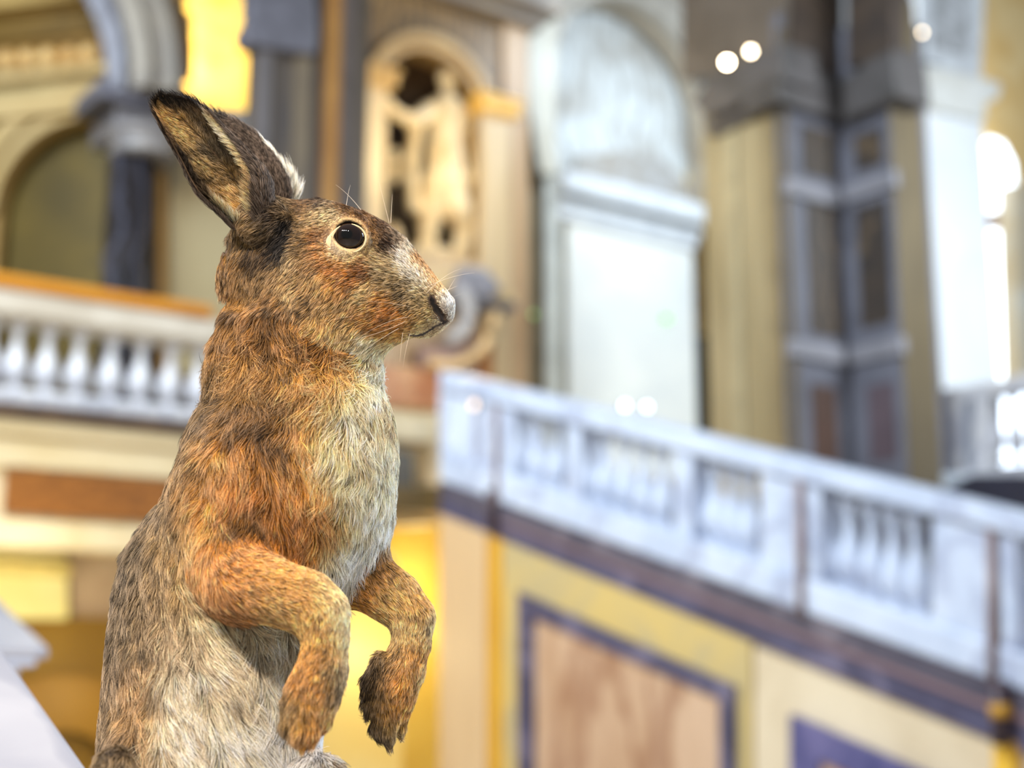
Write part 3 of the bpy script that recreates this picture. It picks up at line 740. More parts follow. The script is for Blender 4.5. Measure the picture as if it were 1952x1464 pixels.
        for q in (Nc, Tc, Sc): q /= np.linalg.norm(q, axis=1, keepdims=True) + 1e-12
        sidef = np.where(RNG.random(nE) < (.68 if which == 0 else .3), 1.0, -1.0)
        # which sign is the hollow side: the normal that faces the camera at the middle
        mid = NN[ns // 3, nt // 2]
        inner_sign = 1.0 if (mid[1] < 0) == (which == 0) else -1.0
        inner = sidef > 0
        Ns = Nc * (inner_sign * sidef)[:, None]
        s_ = ja / (ns - 1); t_ = jb / (nt - 1)
        Tt = Tc + Sc * np.where(inner, np.where(t_ < .45, -.55, .45), 0)[:, None] + RNG.normal(size=Pc.shape) * .10 + wob(Pc, 21 + which, .008) * .12
        edge = np.minimum(t_, 1 - t_)
        Tt = Tt + Sc * (np.where(t_ < .5, -1, 1) * np.exp(-(edge / .05) ** 2) * .7)[:, None]
        Tt -= Ns * np.einsum('ij,ij->i', Tt, Ns)[:, None]
        Tt /= np.linalg.norm(Tt, axis=1, keepdims=True)
        # colour
        cI = np.zeros((nE, 3)); dk = np.zeros(nE)
        keyI = [(.0, .5, (150, 112, 62), .3), (.2, .3, (198, 150, 88), .2), (.2, .62, (196, 150, 92), .2), (.35, .1, (50, 36, 26), .9), (.25, .12, (90, 66, 40), .7), (.42, .3, (196, 158, 104), .25), (.35, .5, (150, 118, 76), .3), (.5, .1, (56, 40, 30), .9),
                (.5, .5, (104, 88, 66), .4), (.5, .66, (110, 92, 70), .4), (.6, .2, (200, 160, 104), .2), (.7, .3, (206, 164, 104), .15), (.7, .6, (116, 92, 66), .4), (.64, .08, (120, 84, 50), .5), (.78, .1, (200, 140, 72), .2), (.82, .4, (190, 140, 80), .2), (.82, .75, (110, 82, 56), .5),
                (.88, .2, (206, 150, 84), .2), (.92, .5, (40, 28, 20), 1.), (1., .5, (16, 11, 9), 1.), (.88, .9, (50, 36, 28), .9), (.95, .1, (20, 13, 10), 1.), (.95, .8, (18, 12, 10), 1.),
                (.3, .95, (190, 150, 100), .3), (.5, .97, (206, 176, 134), .25), (.65, .97, (220, 200, 164), .15), (.75, .98, (190, 164, 126), .3), (.1, .9, (200, 170, 120), .2), (.1, .1, (226, 200, 160), .2)]
        K_ = np.array([[k[0], k[1] * .6, *k[2], k[3]] for k in keyI])
        for i in range(0, nE, 20000):
            d2 = (s_[i:i + 20000, None] - K_[None, :, 0]) ** 2 + (t_[i:i + 20000, None] * .6 - K_[None, :, 1]) ** 2
            w = np.exp(-(d2 - d2.min(1, keepdims=True)) / (2 * .05 ** 2)); w /= w.sum(1, keepdims=True)
            r_ = w @ K_[:, 2:]
            cI[i:i + 20000] = r_[:, :3]; dk[i:i + 20000] = r_[:, 3]
        outc = np.array([96, 78, 68.])[None, :] * np.ones((nE, 1))
        outc = np.where((s_ > .9)[:, None], np.array([26, 18, 14.])[None, :], outc)
        if which == 1:
            fringe = (t_ > .9)[:, None]
            outc = np.where(fringe & (s_ < .62)[:, None], np.array([206, 196, 178.])[None, :], outc)
            cI = np.where(fringe & (s_ < .62)[:, None], np.array([206, 196, 178.])[None, :], cI * .8)
        col = np.where(inner[:, None], cI, outc) / 255
        dkk = np.where(inner, dk, .55)
        if which == 1: dkk = np.where((t_ > .9) & (s_ < .62), .05, dkk)
        Le = np.where(inner, .0042, .0034) * RNG.uniform(.7, 1.2, nE)
        Le = np.where(edge < .06, Le * (1.25 if which == 0 else 2.2) * RNG.uniform(.5, 1.5, nE), Le)
        Le = np.where(s_ < .25, Le * 1.5, Le)
        pts, C, R = grow(Pc + Ns * .0007, Ns, Tt, Le, col, dkk, 18, .4, .30, np.full(nE, .06), K=5)
        curves_object('ear_fur', pts, C, R, fm, hare)

    # ---- eyes
    iris = bpy.data.materials.new('hare_eye'); iris.use_nodes = True
    nt = iris.node_tree; b = nt.nodes['Principled BSDF']
    lw = nt.nodes.new('ShaderNodeTexCoord'); sep = nt.nodes.new('ShaderNodeVectorMath'); sep.operation = 'LENGTH'
    mp = nt.nodes.new('ShaderNodeMapping'); mp.inputs['Location'].default_value = (0.0004, 0, 0.0002); mp.inputs['Scale'].default_value = (1, 0, 1)
    nt.links.new(lw.outputs['Object'], mp.inputs[0]); nt.links.new(mp.outputs[0], sep.inputs[0])
    rp = nt.nodes.new('ShaderNodeValToRGB')
    mm = nt.nodes.new('ShaderNodeMath'); mm.operation = 'MULTIPLY'; mm.inputs[1].default_value = 100.0
    nt.links.new(sep.outputs['Value'], mm.inputs[0]); nt.links.new(mm.outputs[0], rp.inputs[0])
    rp.color_ramp.elements[0].position = .24; rp.color_ramp.elements[0].color = (.002, .0015, .001, 1)
    rp.color_ramp.elements[1].position = .34; rp.color_ramp.elements[1].color = (.010, .005, .003, 1)
    e = rp.color_ramp.elements.new(.72); e.color = (.014, .006, .004, 1)
    e = rp.color_ramp.elements.new(.80); e.color = (.003, .002, .0015, 1)
    nt.links.new(rp.outputs[0], b.inputs['Base Color'])
    b.inputs['Roughness'].default_value = .03; b.inputs['Specular IOR Level'].default_value = .45
    for sgn in (-1, 1):
        c = EYE_C.copy()
        if sgn > 0: c[1] = HD + head_axis_dd(666) / 1000 * 2 - (EYE_C[1] - HD)
        bm = bmesh.new(); bmesh.ops.create_uvsphere(bm, u_segments=48, v_segments=32, radius=EYE_R)
        me = bpy.data.meshes.new('eye'); bm.to_mesh(me); bm.free()
        me.polygons.foreach_set('use_smooth', np.ones(len(me.polygons), bool))
        o = bpy.data.objects.new('eye', me); COL.objects.link(o); me.materials.append(iris)
        o.parent = hare; o.location = Vector(hw(c)) - Vector(root_loc)
        o.rotation_euler = (0, 0, -AZ)
        o.scale = (1.0, 1.0, .92)
        o['label'] = 'glossy dark brown glass eye'
    # ---- cream lid around the near eye, almond shaped with a pale rear corner
    lid = plain('eyelid', (214, 190, 146), .7)
    bm = bmesh.new()
    ring = []
    nseg = 64
    out_px = []
    for k in range(nseg):
        a = 2 * math.pi * k / nseg
        rx, ry = 30.5, 26.5
        ca, sa = math.cos(a), math.sin(a)
        # rotate the almond slightly, pull its rear lower corner out
        x = rx * ca; y = ry * sa
        pull = max(0, math.cos(a - math.radians(165))) ** 3
        x -= 11 * pull; y += 2 * pull
        out_px.append((x, y, pull))
    rows = []
    for (f, lift_) in ((.97, .0), (1.01, .8), (1.05, .7), (1.09, -.6)):
        row = []
        for (x, y, pull) in out_px:
            xi = x * f; yi = y * f
            if f < 1: xi = x * f + 9 * pull * .9
            rr = math.hypot(xi * PX, yi * PX)
            z = math.sqrt(max(EYE_R ** 2 - min(rr, EYE_R * .98) ** 2, 0)) if f < 1 else 0
            base = max(np.sqrt(max((EYE_R + .0003) ** 2 - min(rr, EYE_R * .93) ** 2, 0)), .0052 + .0012 * pull)
            dd = (EYE_C[1] - HD) * 1000 - base * 1000 - lift_ * .5
            q = hp(666 + xi, 455 + yi, dd)
            row.append(bm.verts.new(Vector(hw(q)) - Vector(root_loc)))
        rows.append(row)
    for r0, r1 in zip(rows[:-1], rows[1:]):
        for k in range(nseg):
            bm.faces.new((r0[k], r0[(k + 1) % nseg], r1[(k + 1) % nseg], r1[k]))
    bmesh.ops.recalc_face_normals(bm, faces=bm.faces)
    me = bpy.data.meshes.new('eyelid'); bm.to_mesh(me); bm.free()
    me.polygons.foreach_set('use_smooth', np.ones(len(me.polygons), bool))
    o = bpy.data.objects.new('eyelid', me); COL.objects.link(o); me.materials.append(lid); o.parent = hare
    # ---- whiskers and brow hairs
    W_ = []
    def wh(a, b, dd0, dd1, bow):
        pa = hp(a[0], a[1], dd0); pb = hp(b[0], b[1], dd1)
        K = 8; s = np.linspace(0, 1, K)[:, None]
        q = pa + (pb - pa) * s + np.array([0, 0, 1.0]) * (bow / 1000) * (4 * s * (1 - s))
        W_.append(q)
    fm_dd = head_axis_dd(780) - 17
    for a, b, d1, bow in [((770, 596), (618, 612), -10, 1), ((775, 612), (622, 656), -14, -2), ((760, 626), (652, 700), -8, 1), ((768, 634), (762, 690), 2, 1), ((782, 636), (768, 700), 4, 2),
                          ((790, 560), (905, 520), -4, 2), ((812, 560), (880, 512), -3, 2), ((800, 590), (700, 575), -12, 1), ((786, 604), (690, 640), -12, 2), ((850, 560), (868, 530), 0, 0), ((846, 556), (872, 545), 0, 0)]:
        wh(a, b, fm_dd, fm_dd + d1, bow)
    bd = head_axis_dd(680) - 18
    for a, b, d1, bow in [((742, 425), (722, 345), -4, 0), ((745, 425), (748, 370), 3, 1), ((688, 400), (640, 352), 2, 1), ((660, 392), (668, 352), 3, 1)]:
        wh(a, b, bd, bd + d1, bow)
    # far side whiskers
    for a, b in [((790, 590), (700, 640)), ((800, 600), (880, 560)), ((790, 612), (740, 680))]:
        wh(a, b, head_axis_dd(780) + 15, head_axis_dd(780) + 40, 1)
    # stray guard hairs on the back
    Wp = np.array(W_)
    C = np.ones(Wp.shape) * srgb(np.array([.93, .86, .76])); R = .00010 * (1 - .8 * np.linspace(0, 1, 8))[None, :] * np.ones((len(Wp), 1))
    curves_object('whiskers', Wp, C, R, fm, hare)
    return hare
# ================================================================== MATERIALS OF THE HALL
MATS = {}
def stone(name, rgb, rgb2=None, scale=2.0, mix=.5, rough=.45, vein=None, stretch=(1, 1, 1), lo=.35, hi=.65):
    if name in MATS: return MATS[name]
    m = bpy.data.materials.new(name); m.use_nodes = True
    nt = m.node_tree; b = nt.nodes['Principled BSDF']
    tc = nt.nodes.new('ShaderNodeTexCoord'); mp = nt.nodes.new('ShaderNodeMapping'); mp.inputs['Scale'].default_value = stretch
    nt.links.new(tc.outputs['Object'], mp.inputs[0])
    no = nt.nodes.new('ShaderNodeTexNoise'); no.inputs['Scale'].default_value = scale; no.inputs['Detail'].default_value = 5; no.inputs['Distortion'].default_value = .8
    nt.links.new(mp.outputs[0], no.inputs['Vector'])
    r = nt.nodes.new('ShaderNodeValToRGB')
    r.color_ramp.elements[0].position = lo; r.color_ramp.elements[1].position = hi
    c1 = srgb(np.array(rgb) / 255.); c2 = srgb(np.array(rgb2 if rgb2 else [x * .88 for x in rgb]) / 255.)
    r.color_ramp.elements[0].color = (*c1, 1); r.color_ramp.elements[1].color = (*c2, 1)
    nt.links.new(no.outputs['Fac'], r.inputs[0])
    out = r.outputs[0]
    if vein:
        w = nt.nodes.new('ShaderNodeTexWave'); w.inputs['Scale'].default_value = scale * .6; w.inputs['Distortion'].default_value = 9; w.inputs['Detail'].default_value = 4
        nt.links.new(mp.outputs[0], w.inputs['Vector'])
        vr = nt.nodes.new('ShaderNodeValToRGB'); vr.color_ramp.elements[0].position = .0; vr.color_ramp.elements[0].color = (1, 1, 1, 1)
        vr.color_ramp.elements[1].position = .18; vr.color_ramp.elements[1].color = (0, 0, 0, 1)
        nt.links.new(w.outputs['Fac'], vr.inputs[0])
        mx = nt.nodes.new('ShaderNodeMix'); mx.data_type = 'RGBA'
        ml = nt.nodes.new('ShaderNodeMath'); ml.operation = 'MULTIPLY'; ml.inputs[1].default_value = .6
        nt.links.new(vr.outputs[0], ml.inputs[0]); nt.links.new(ml.outputs[0], mx.inputs['Factor'])
        nt.links.new(out, mx.inputs['A']); mx.inputs['B'].default_value = (*srgb(np.array(vein) / 255.), 1)
        out = mx.outputs['Result']
    nt.links.new(out, b.inputs['Base Color'])
    b.inputs['Roughness'].default_value = rough
    MATS[name] = m
    return m

def glow(name, rgb, strength):
    if name in MATS: return MATS[name]
    m = bpy.data.materials.new(name); m.use_nodes = True
    b = m.node_tree.nodes['Principled BSDF']
    c = srgb(np.array(rgb) / 255.)
    b.inputs['Base Color'].default_value = (*c, 1)
    b.inputs['Emission Color'].default_value = (*c, 1); b.inputs['Emission Strength'].default_value = strength
    MATS[name] = m
    return m

# ================================================================== PLANES OF THE HALL
class Plane:
    """a vertical plane: world point o, horizontal direction e (to the right in the view), normal n away from the camera"""
    def __init__(s, o, e):
        s.o = Vector(o); s.e = Vector(e).normalized(); s.n = UP.cross(s.e).normalized()
        if s.n.dot(s.o - CAM) < 0: s.n = -s.n
    def pt(s, px, py, off=0.0):
        r = ray(px, py)
        t = ((s.o + s.n * off) - CAM).dot(s.n) / r.dot(s.n)
        return CAM + r * t
    def sz(s, px, py, off=0.0):
        p = s.pt(px, py, off)
        return (p - s.o).dot(s.e), p.z
    def at(s, a, z, off=0.0):
        q = s.o + s.e * a + s.n * off
        return Vector((q.x, q.y, z))

class MB:
    def __init__(s): s.v = []; s.f = []
    def prism(s, front, vec):
        """front polygon (list of points, any plane) pushed along vec"""
        k = len(front); o = len(s.v)
        s.v += [tuple(p) for p in front] + [tuple(Vector(p) + vec) for p in front]
        s.f.append(list(range(o, o + k))); s.f.append([o + k + i for i in reversed(range(k))])
        for i in range(k): s.f.append([o + i, o + (i + 1) % k, o + k + (i + 1) % k, o + k + i][::-1])
        return s
    def px(s, pl, poly, depth, off=0.0):
        return s.prism([pl.pt(x, y, off) for x, y in poly], pl.n * depth)
    def rect(s, pl, a0, a1, z0, z1, depth, off=0.0):
        return s.prism([pl.at(a0, z0, off), pl.at(a1, z0, off), pl.at(a1, z1, off), pl.at(a0, z1, off)], pl.n * depth)
    def ring(s, pl, ca, cz, r0, r1, depth, off=0.0, a0=0, a1=180, n=28):
        for i in range(n):
            t0 = math.radians(a0 + (a1 - a0) * i / n); t1 = math.radians(a0 + (a1 - a0) * (i + 1) / n)
            q = [pl.at(ca + r * math.cos(t), cz + r * math.sin(t), off) for r, t in ((r0, t0), (r1, t0), (r1, t1), (r0, t1))]
            s.prism(q, pl.n * depth)
        return s
    def wall_arch(s, pl, a0, a1, z0, z1, ca, r, zs, sill, depth, off=0.0, n=28):
        """wall with one round-headed opening"""
        s.rect(pl, a0, ca - r, z0, z1, depth, off); s.rect(pl, ca + r, a1, z0, z1, depth, off)
        if sill > z0: s.rect(pl, ca - r, ca + r, z0, sill, depth, off)
        for i in range(n):
            t0 = math.pi * i / n; t1 = math.pi * (i + 1) / n
            x0, x1 = ca + r * math.cos(t0), ca + r * math.cos(t1)
            q = [pl.at(x0, zs + r * math.sin(t0), off), pl.at(x0, z1, off), pl.at(x1, z1, off), pl.at(x1, zs + r * math.sin(t1), off)]
            s.prism(q, pl.n * depth)
        return s
    def lathe(s, c, prof, n=24, a0=0, a1=360, ax=None):
        o = len(s.v); full = (a1 - a0) >= 360
        m = n if full else n + 1
        for (r, z) in prof:
            for i in range(m):
                t = math.radians(a0 + (a1 - a0) * i / n)
                s.v.append((c[0] + r * math.cos(t), c[1] + r * math.sin(t), c[2] + z))
        for j in range(len(prof) - 1):
            for i in range(n):
                i2 = (i + 1) % m if full else i + 1
                s.f.append([o + j * m + i, o + j * m + i2, o + (j + 1) * m + i2, o + (j + 1) * m + i])
        if full:
            s.f.append([o + i for i in reversed(range(m))]); s.f.append([o + (len(prof) - 1) * m + i for i in range(m)])
        return s
    def tube(s, pts, r, n=10):
        pts = [Vector(p) for p in pts]; o = len(s.v)
        for i, p in enumerate(pts):
            d = (pts[min(i + 1, len(pts) - 1)] - pts[max(i - 1, 0)]).normalized()
            a = d.cross(UP) if abs(d.z) < .95 else d.cross(Vector((1, 0, 0)))
            a.normalize(); b = d.cross(a)
            rr = r[i] if isinstance(r, (list, tuple)) else r
            for k in range(n):
                t = 2 * math.pi * k / n
                s.v.append(tuple(p + a * rr * math.cos(t) + b * rr * math.sin(t)))
        for i in range(len(pts) - 1):
            for k in range(n):
                s.f.append([o + i * n + k, o + i * n + (k + 1) % n, o + (i + 1) * n + (k + 1) % n, o + (i + 1) * n + k])
        s.f.append([o + k for k in reversed(range(n))]); s.f.append([o + (len(pts) - 1) * n + k for k in range(n)])
        return s
    def vr(s, pl, pa, pb, yt, yb, depth, off=0.0, yref=500):
        """upright rectangle between two picture columns (read at row yref) and two rows (read midway)"""
        a, _ = pl.sz(pa, yref, off); b, _ = pl.sz(pb, yref, off); m = (pa + pb) / 2
        return s.rect(pl, a, b, pl.sz(m, yb, off)[1], pl.sz(m, yt, off)[1], depth, off)
    def build(s, name, mat, parent=None, smooth=False, kind=None, bevel=0.0, label=None, cat=None, origin=None):
        loc = Vector(parent.location) if parent is not None and origin is None else Vector(origin or (0, 0, 0))
        bm = bmesh.new()
        vs = [bm.verts.new(Vector(v) - loc) for v in s.v]
        for f in s.f:
            try: bm.faces.new([vs[i] for i in f])
            except ValueError: pass
        bmesh.ops.recalc_face_normals(bm, faces=bm.faces)
        me = bpy.data.meshes.new(name); bm.to_mesh(me); bm.free()
        o = bpy.data.objects.new(name, me); COL.objects.link(o)
        me.materials.append(mat)
        if smooth: me.polygons.foreach_set('use_smooth', np.ones(len(me.polygons), bool))
        if parent is not None: o.parent = parent
        else: o.location = loc
        if bevel:
            b = o.modifiers.new('bevel', 'BEVEL'); b.width = bevel; b.segments = 2; b.limit_method = 'ANGLE'
        if kind: o['kind'] = kind
        if label: o['label'] = label
        if cat: o['category'] = cat
        return o

AX = Vector((1, 0, 0)); AY = Vector((0, 1, 0))
PB = Plane((0, 11.0, 0), AX)                 # balcony front
PS = Plane((7.07, 0, 0), -AY)                # stair flank
PN = Plane((0, 13.5, 0), AX)                 # wall of the statue niche
def diag(px, d, deg):                        # plane through the pixel column px at distance d, turned deg from the view axis
    p = at(px, 1000, d); p.z = 0
    return Plane(p, RIGHT * math.sin(math.radians(deg)) - FWD * math.cos(math.radians(deg)))
PL = diag(100, 13.8, 76)

# ================================================================== BACKGROUND BUILDERS
BAL = [(.075, 0), (.075, .05), (.045, .06), (.04, .09), (.055, .12), (.082, .22), (.088, .30), (.080, .38), (.055, .52), (.036, .66), (.030, .76), (.040, .80), (.034, .83), (.052, .87), (.070, .90), (.070, 1.0)]
def baluster_mb(base, h, s=1.0):
    b = MB(); k = s
    b.lathe(base, [(r * k * (1.28 if z < .6 else 1.12), z * h) for r, z in BAL], 16)
    return b

def build_left_balcony():
    z = lambda py: on_y(0, py, 11.0).z
    x0, x1 = on_y(-560, 700, 11.0).x, on_y(700, 840, 11.0).x
    cream = stone('cream_stone', (222, 204, 168), (208, 186, 142), 1.2)
    white = stone('white_marble', (204, 202, 204), (178, 178, 184), 3.0, vein=(150, 150, 165))
    grey = stone('grey_moulding', (90, 70, 54), (70, 54, 44), 3)
    # balustrade on the balcony edge
    t = thing('balustrade', 'level white balustrade with brown wooden handrail along the left balcony behind the hare', 'balustrade', (x0, 11.0, z(768)))
    wood = stone('handrail_wood', (206, 138, 40), (180, 112, 28), 4, stretch=(.3, 3, 3), rough=.35)
    MB().rect(PB, x0, on_y(404, 600, 11).x, z(548), z(521), .34, -.05).build('handrail', wood, t, bevel=.03, label='brown wooden handrail')
    MB().rect(PB, x0, x1, z(598), z(549), .30, -.02).rect(PB, x0, x1, z(606), z(592), .24, .02).build('rail', stone('rail_stone', (206, 196, 180), (188, 176, 158), 2), t, bevel=.02)
    MB().rect(PB, x0, x1, z(768), z(742), .34, -.03).rect(PB, x0, x1, z(748), z(736), .26, .0).build('base', white, t, bevel=.02)
    h = z(600) - z(741)
    first = None
    for px in [-22 - 50 * k for k in range(8, 0, -1)] + [-22, 30, 89, 149, 211, 268, 325, 380, 436, 492, 546, 600]:
        c = on_y(px, 700, 11.12)
        if first is None:
            first = baluster_mb((c.x, 11.12, z(741)), h, 1.0).build('baluster', white, t, smooth=True)
            fx = c.x
        else:
            o = first.copy(); COL.objects.link(o); o.parent = t; o.location = (c.x - fx, 0, 0)
    # entablature under it
    e = MB().rect(PB, x0, x1, z(797), z(769), .5, -.12).build('trim_1', grey, kind='structure', bevel=.02)
    MB().rect(PB, x0, x1, z(828), z(797), .5, -.08).rect(PB, x0, x1, z(835), z(828), .5, -.02).rect(PB, x0, x1, z(888), z(835), .5, -.05).build('trim_2', cream, kind='structure', bevel=.02)
    MB().rect(PB, x0, x1, z(990), z(888), .5, 0).rect(PB, x0, x1, z(1040), z(990), .5, -.06).build('wall_balcony', cream, kind='structure')
    t = tag(MB().rect(PB, on_y(6, 930, 11).x, on_y(345, 960, 11).x, z(978), z(893), .04, -.05).build('inscription_panel', stone('ochre_panel', (158, 98, 36), (112, 66, 22), 12, stretch=(1, 1, 3)), bevel=.01),
            'long ochre brown panel set in the cream band below the left balcony', 'panel')
    # the balcony's floor
    MB().rect(PB, x0, 16, z(775), z(768), 6.5, .2).build('floor_gallery', cream, kind='structure')

def build_left_bay():
    """big arch, lunette, column and yellow vault above the balcony"""
    beige = stone('beige_plaster', (196, 180, 142), (186, 168, 128), .8)
    cream = MATS['cream_stone']
    gold = stone('gilded_relief', (176, 132, 48), (112, 78, 24), 5)
    goldd = stone('dark_gold_plaster', (122, 88, 22), (100, 70, 16), 3)
    olive = stone('olive_plaster', (96, 78, 24), (76, 62, 20), 1.5)
    greyb = stone('grey_marble', (112, 110, 116), (88, 86, 92), 2.5, vein=(136, 136, 144))
    # wall with the round-headed recess
    a0, _ = PL.sz(-1100, 500); a1, _ = PL.sz(312, 500)
    ca, zs = PL.sz(150, 395); rr = ca - PL.sz(0, 395)[0]
    _, zt = PL.sz(100, 228)
    MB().wall_arch(PL, a0, a1, 2.8, zt, ca, rr, zs, 2.9, .12).build('wall_left', stone('gold_plaster', (176, 146, 92), (158, 126, 72), 1), kind='structure')
    MB().rect(PL, a0 - 1, a1 - .05, 2.8, 7.0, .2, .22).build('wall_recess', olive, kind='structure')
    ring = MB().ring(PL, ca, zs, rr, rr + .13, .16, -.10, 55).ring(PL, ca, zs, rr + .17, rr + .36, .14, -.14, 62).build('arch_moulding', stone('cream_gold', (186, 162, 114), (172, 144, 92), 1), smooth=False)
    tag(ring, 'gold cream round arch moulding above the dark recess left of the dark column', 'arch moulding')
    def band(name, y0, y1, mat, off, depth=.5):
        _, z1 = PL.sz(90, y0); _, z0 = PL.sz(90, y1)
        MB().rect(PL, a0, a1, z0, z1, depth, off).build(name, mat, kind='structure', bevel=.015)
    ctan = stone('tan_cornice', (190, 164, 114), (172, 144, 92), 1)
    band('trim_3', 192, 232, ctan, -.20); band('trim_4', 168, 190, stone('shade_cream', (190, 168, 116)), -.12); band('trim_5', 150, 168, ctan, -.26)
    band('wall_frieze', 78, 150, goldd, -.06)
    band('trim_6', 30, 78, stone('dark_cornice', (110, 82, 26)), -.10); band('trim_7', -10, 30, stone('cream_gold2', (170, 140, 80)), -.28); band('trim_8', -80, -10, goldd, -.10)
    fr = thing('frieze_ornament', 'gilded leaf relief on the frieze at the top left above the cream cornice', 'relief', PL.pt(90, 140, -.1))
    for i, px in enumerate((-60, -25, 14, 52, 92, 130, 168)):
        c = PL.pt(px, 118 - px * .05, -.1)
        b = MB(); b.lathe((c.x, c.y, c.z - .13), [(.02, 0), (.09, .04), (.13, .12), (.10, .2), (.04, .26)], 10)
        b.build('leaf_scroll', stone('relief_cream', (214, 178, 116), (170, 120, 50), 6), fr, smooth=True)
    # big grey arch over it: passes (205,180), (180,80), (110,0)
    PA = diag(205, 12.6, 76)
    c0, z0 = PA.sz(-100, 205); r0 = PA.sz(205, 205)[0] - c0
    sc = r0 / 305.
    arch = thing('great_arch', 'large grey marble arch springing from the capital of the dark column', 'arch', PA.at(c0 + r0, z0))
    MB().ring(PA, c0, z0, r0, r0 + 34 * sc, .5, -.06, -1, 92).build('inner_moulding', greyb, arch, smooth=False)
    MB().ring(PA, c0, z0, r0 + 34 * sc, r0 + 50 * sc, .2, .04, -1, 92).build('groove', stone('dark_groove', (84, 78, 80)), arch)
    MB().ring(PA, c0, z0, r0 + 50 * sc, r0 + 84 * sc, .2, -.10, -1, 92).build('outer_moulding', stone('grey_beige', (130, 120, 104), (108, 98, 86), 2), arch)
    MB().ring(PA, c0, z0, r0 + 84 * sc, r0 + 122 * sc, .15, .02, -1, 92).build('soffit_band', stone('brown_grey', (104, 92, 74), (86, 76, 64), 2), arch)
    # column: shaft 200-308
    colm = thing('column', 'dark blue grey marble column with pale capital behind the left balustrade', 'column', (*at(255, 600, 12.9).xy, 3.3))
    dark = stone('dark_blue_marble', (46, 42, 44), (32, 29, 30), 2.2, rough=.25, vein=(76, 76, 88))
    c = at(240, 500, 12.9); zt = at(240, 306, 12.9).z
    r = 46 / FPX * 12.9
    MB().lathe((c.x, c.y, 3.3), [(r * 1.2, 0), (r * 1.2, .12), (r, .2), (r, zt - 3.3)], 28).build('shaft', dark, colm, smooth=True)
    c2 = at(296, 500, 13.3)
    MB().lathe((c2.x, c2.y, 3.3), [(r * .5, 0), (r * .5, zt - 3.3)], 20).build('shaft', stone('dark_grey_marble', (86, 86, 92), (70, 66, 66), 2, rough=.3), colm, smooth=True)
    zc = at(240, 262, 12.9).z; ze = at(240, 215, 12.9).z; zf = at(240, 180, 12.9).z
    cm = at(262, 500, 12.9)
    pal = stone('capital_stone', (128, 122, 118), (102, 98, 98), 6)
    b = MB(); b.lathe((cm.x, cm.y, zt), [(.30, 0), (.33, .05), (.29, .08), (.31, .16), (.37, (zc - zt)), (.37, zc - zt + .02)], 20); b.build('capital', pal, colm, smooth=True)
    def blk(name, pxa, pxb, za, zb, d, mat, dep=.7):
        P = Plane((*at(pxa, 500, d).xy, 0), AX)
        a, _ = P.sz(pxa, 400); bb, _ = P.sz(pxb, 400)
        MB().rect(P, a, bb, za, zb, dep).build(name, mat, colm, bevel=.02)
    blk('frieze_block', 212, 330, zc, ze, 12.7, stone('grey_block', (112, 108, 110), (92, 88, 90), 5))
    blk('cornice', 176, 342, ze, zf, 12.5, stone('grey_cornice', (100, 98, 106), (82, 80, 88), 2))
    # wall right of the column, beam, vault
    PW = Plane((*at(400, 500, 13.6).xy, 0), AX)
    MB().px(PW, [(296, 700), (296, 222), (480, 258), (480, 740)], .4).build('wall_beside_column', beige, kind='structure')
    MB().px(PW, [(300, 716), (300, 228), (318, 232), (318, 720)], .1, -.1).build('trim_9', stone('gold_strip', (160, 118, 46)), kind='structure')
    MB().px(PW, [(318, 262), (318, 186), (480, 214), (480, 272)], .5, -.2).build('trim_10', stone('grey_beam', (152, 152, 154), (134, 134, 140), 2), kind='structure')
    PV = Plane((*at(400, 100, 15.6).xy, 0), AX)
    MB().px(PV, [(300, 320), (300, -160), (560, -160), (560, 320)], .3).build('wall_vault', stone('yellow_vault', (244, 214, 120), (226, 178, 70), 1.4), kind='structure')
    point_light('vault_warm_light', at(410, 60, 14.9), 150, (1, .80, .42), .25)

def build_dark_pilasters():
    P = Plane((*at(530, 300, 13.2).xy, 0), AX)
    t = thing('pilaster', 'tall dark grey marble pilaster with a moulded head, left of the statue niche', 'pilaster', P.pt(530, 700))
    dg = stone('dark_slate_marble', (74, 68, 66), (96, 84, 70), 1.5, rough=.35, stretch=(2, 2, .4))
    MB().vr(P, 476, 606, 92, 900, .14, 0, 300).build('shaft', dg, t)
    MB().vr(P, 488, 512, 92, 900, .06, -.06, 300).build('fluted_strip', stone('slate_light', (104, 98, 98)), t)
    MB().vr(P, 560, 590, 96, 900, .06, -.05, 300).build('fluted_strip', stone('slate_brown', (112, 98, 78), (96, 84, 70)), t)
    MB().px(P, [(474, 84), (464, 56), (480, 30), (480, -100), (600, -100), (608, 60), (604, 104)], .26, -.12).build('capital', stone('slate_capital', (98, 96, 104), (80, 78, 84), 4), t, bevel=.03)
    P2 = Plane((*at(625, 300, 13.6).xy, 0), AX)
    t2 = thing('pilaster', 'narrow golden pilaster between dark strips directly above the hare\'s forehead', 'pilaster', P2.pt(625, 700))
    MB().vr(P2, 608, 648, -90, 900, .12, -.02, 300).build('shaft', stone('orange_gold', (180, 132, 70), (160, 112, 56), 1.5), t2)
    MB().vr(P2, 600, 610, -90, 900, .2, -.08, 300).build('edge_strip', stone('dark_edge', (66, 52, 44)), t2)
    MB().vr(P2, 652, 672, -90, 900, .2, -.10, 300).build('edge_strip', stone('slate_edge', (84, 74, 70), (68, 60, 56)), t2)
    MB().vr(P2, 500, 700, -120, 950, .2, .3, 300).build('wall_behind_pilasters', stone('brown_wall', (110, 96, 80)), kind='structure')

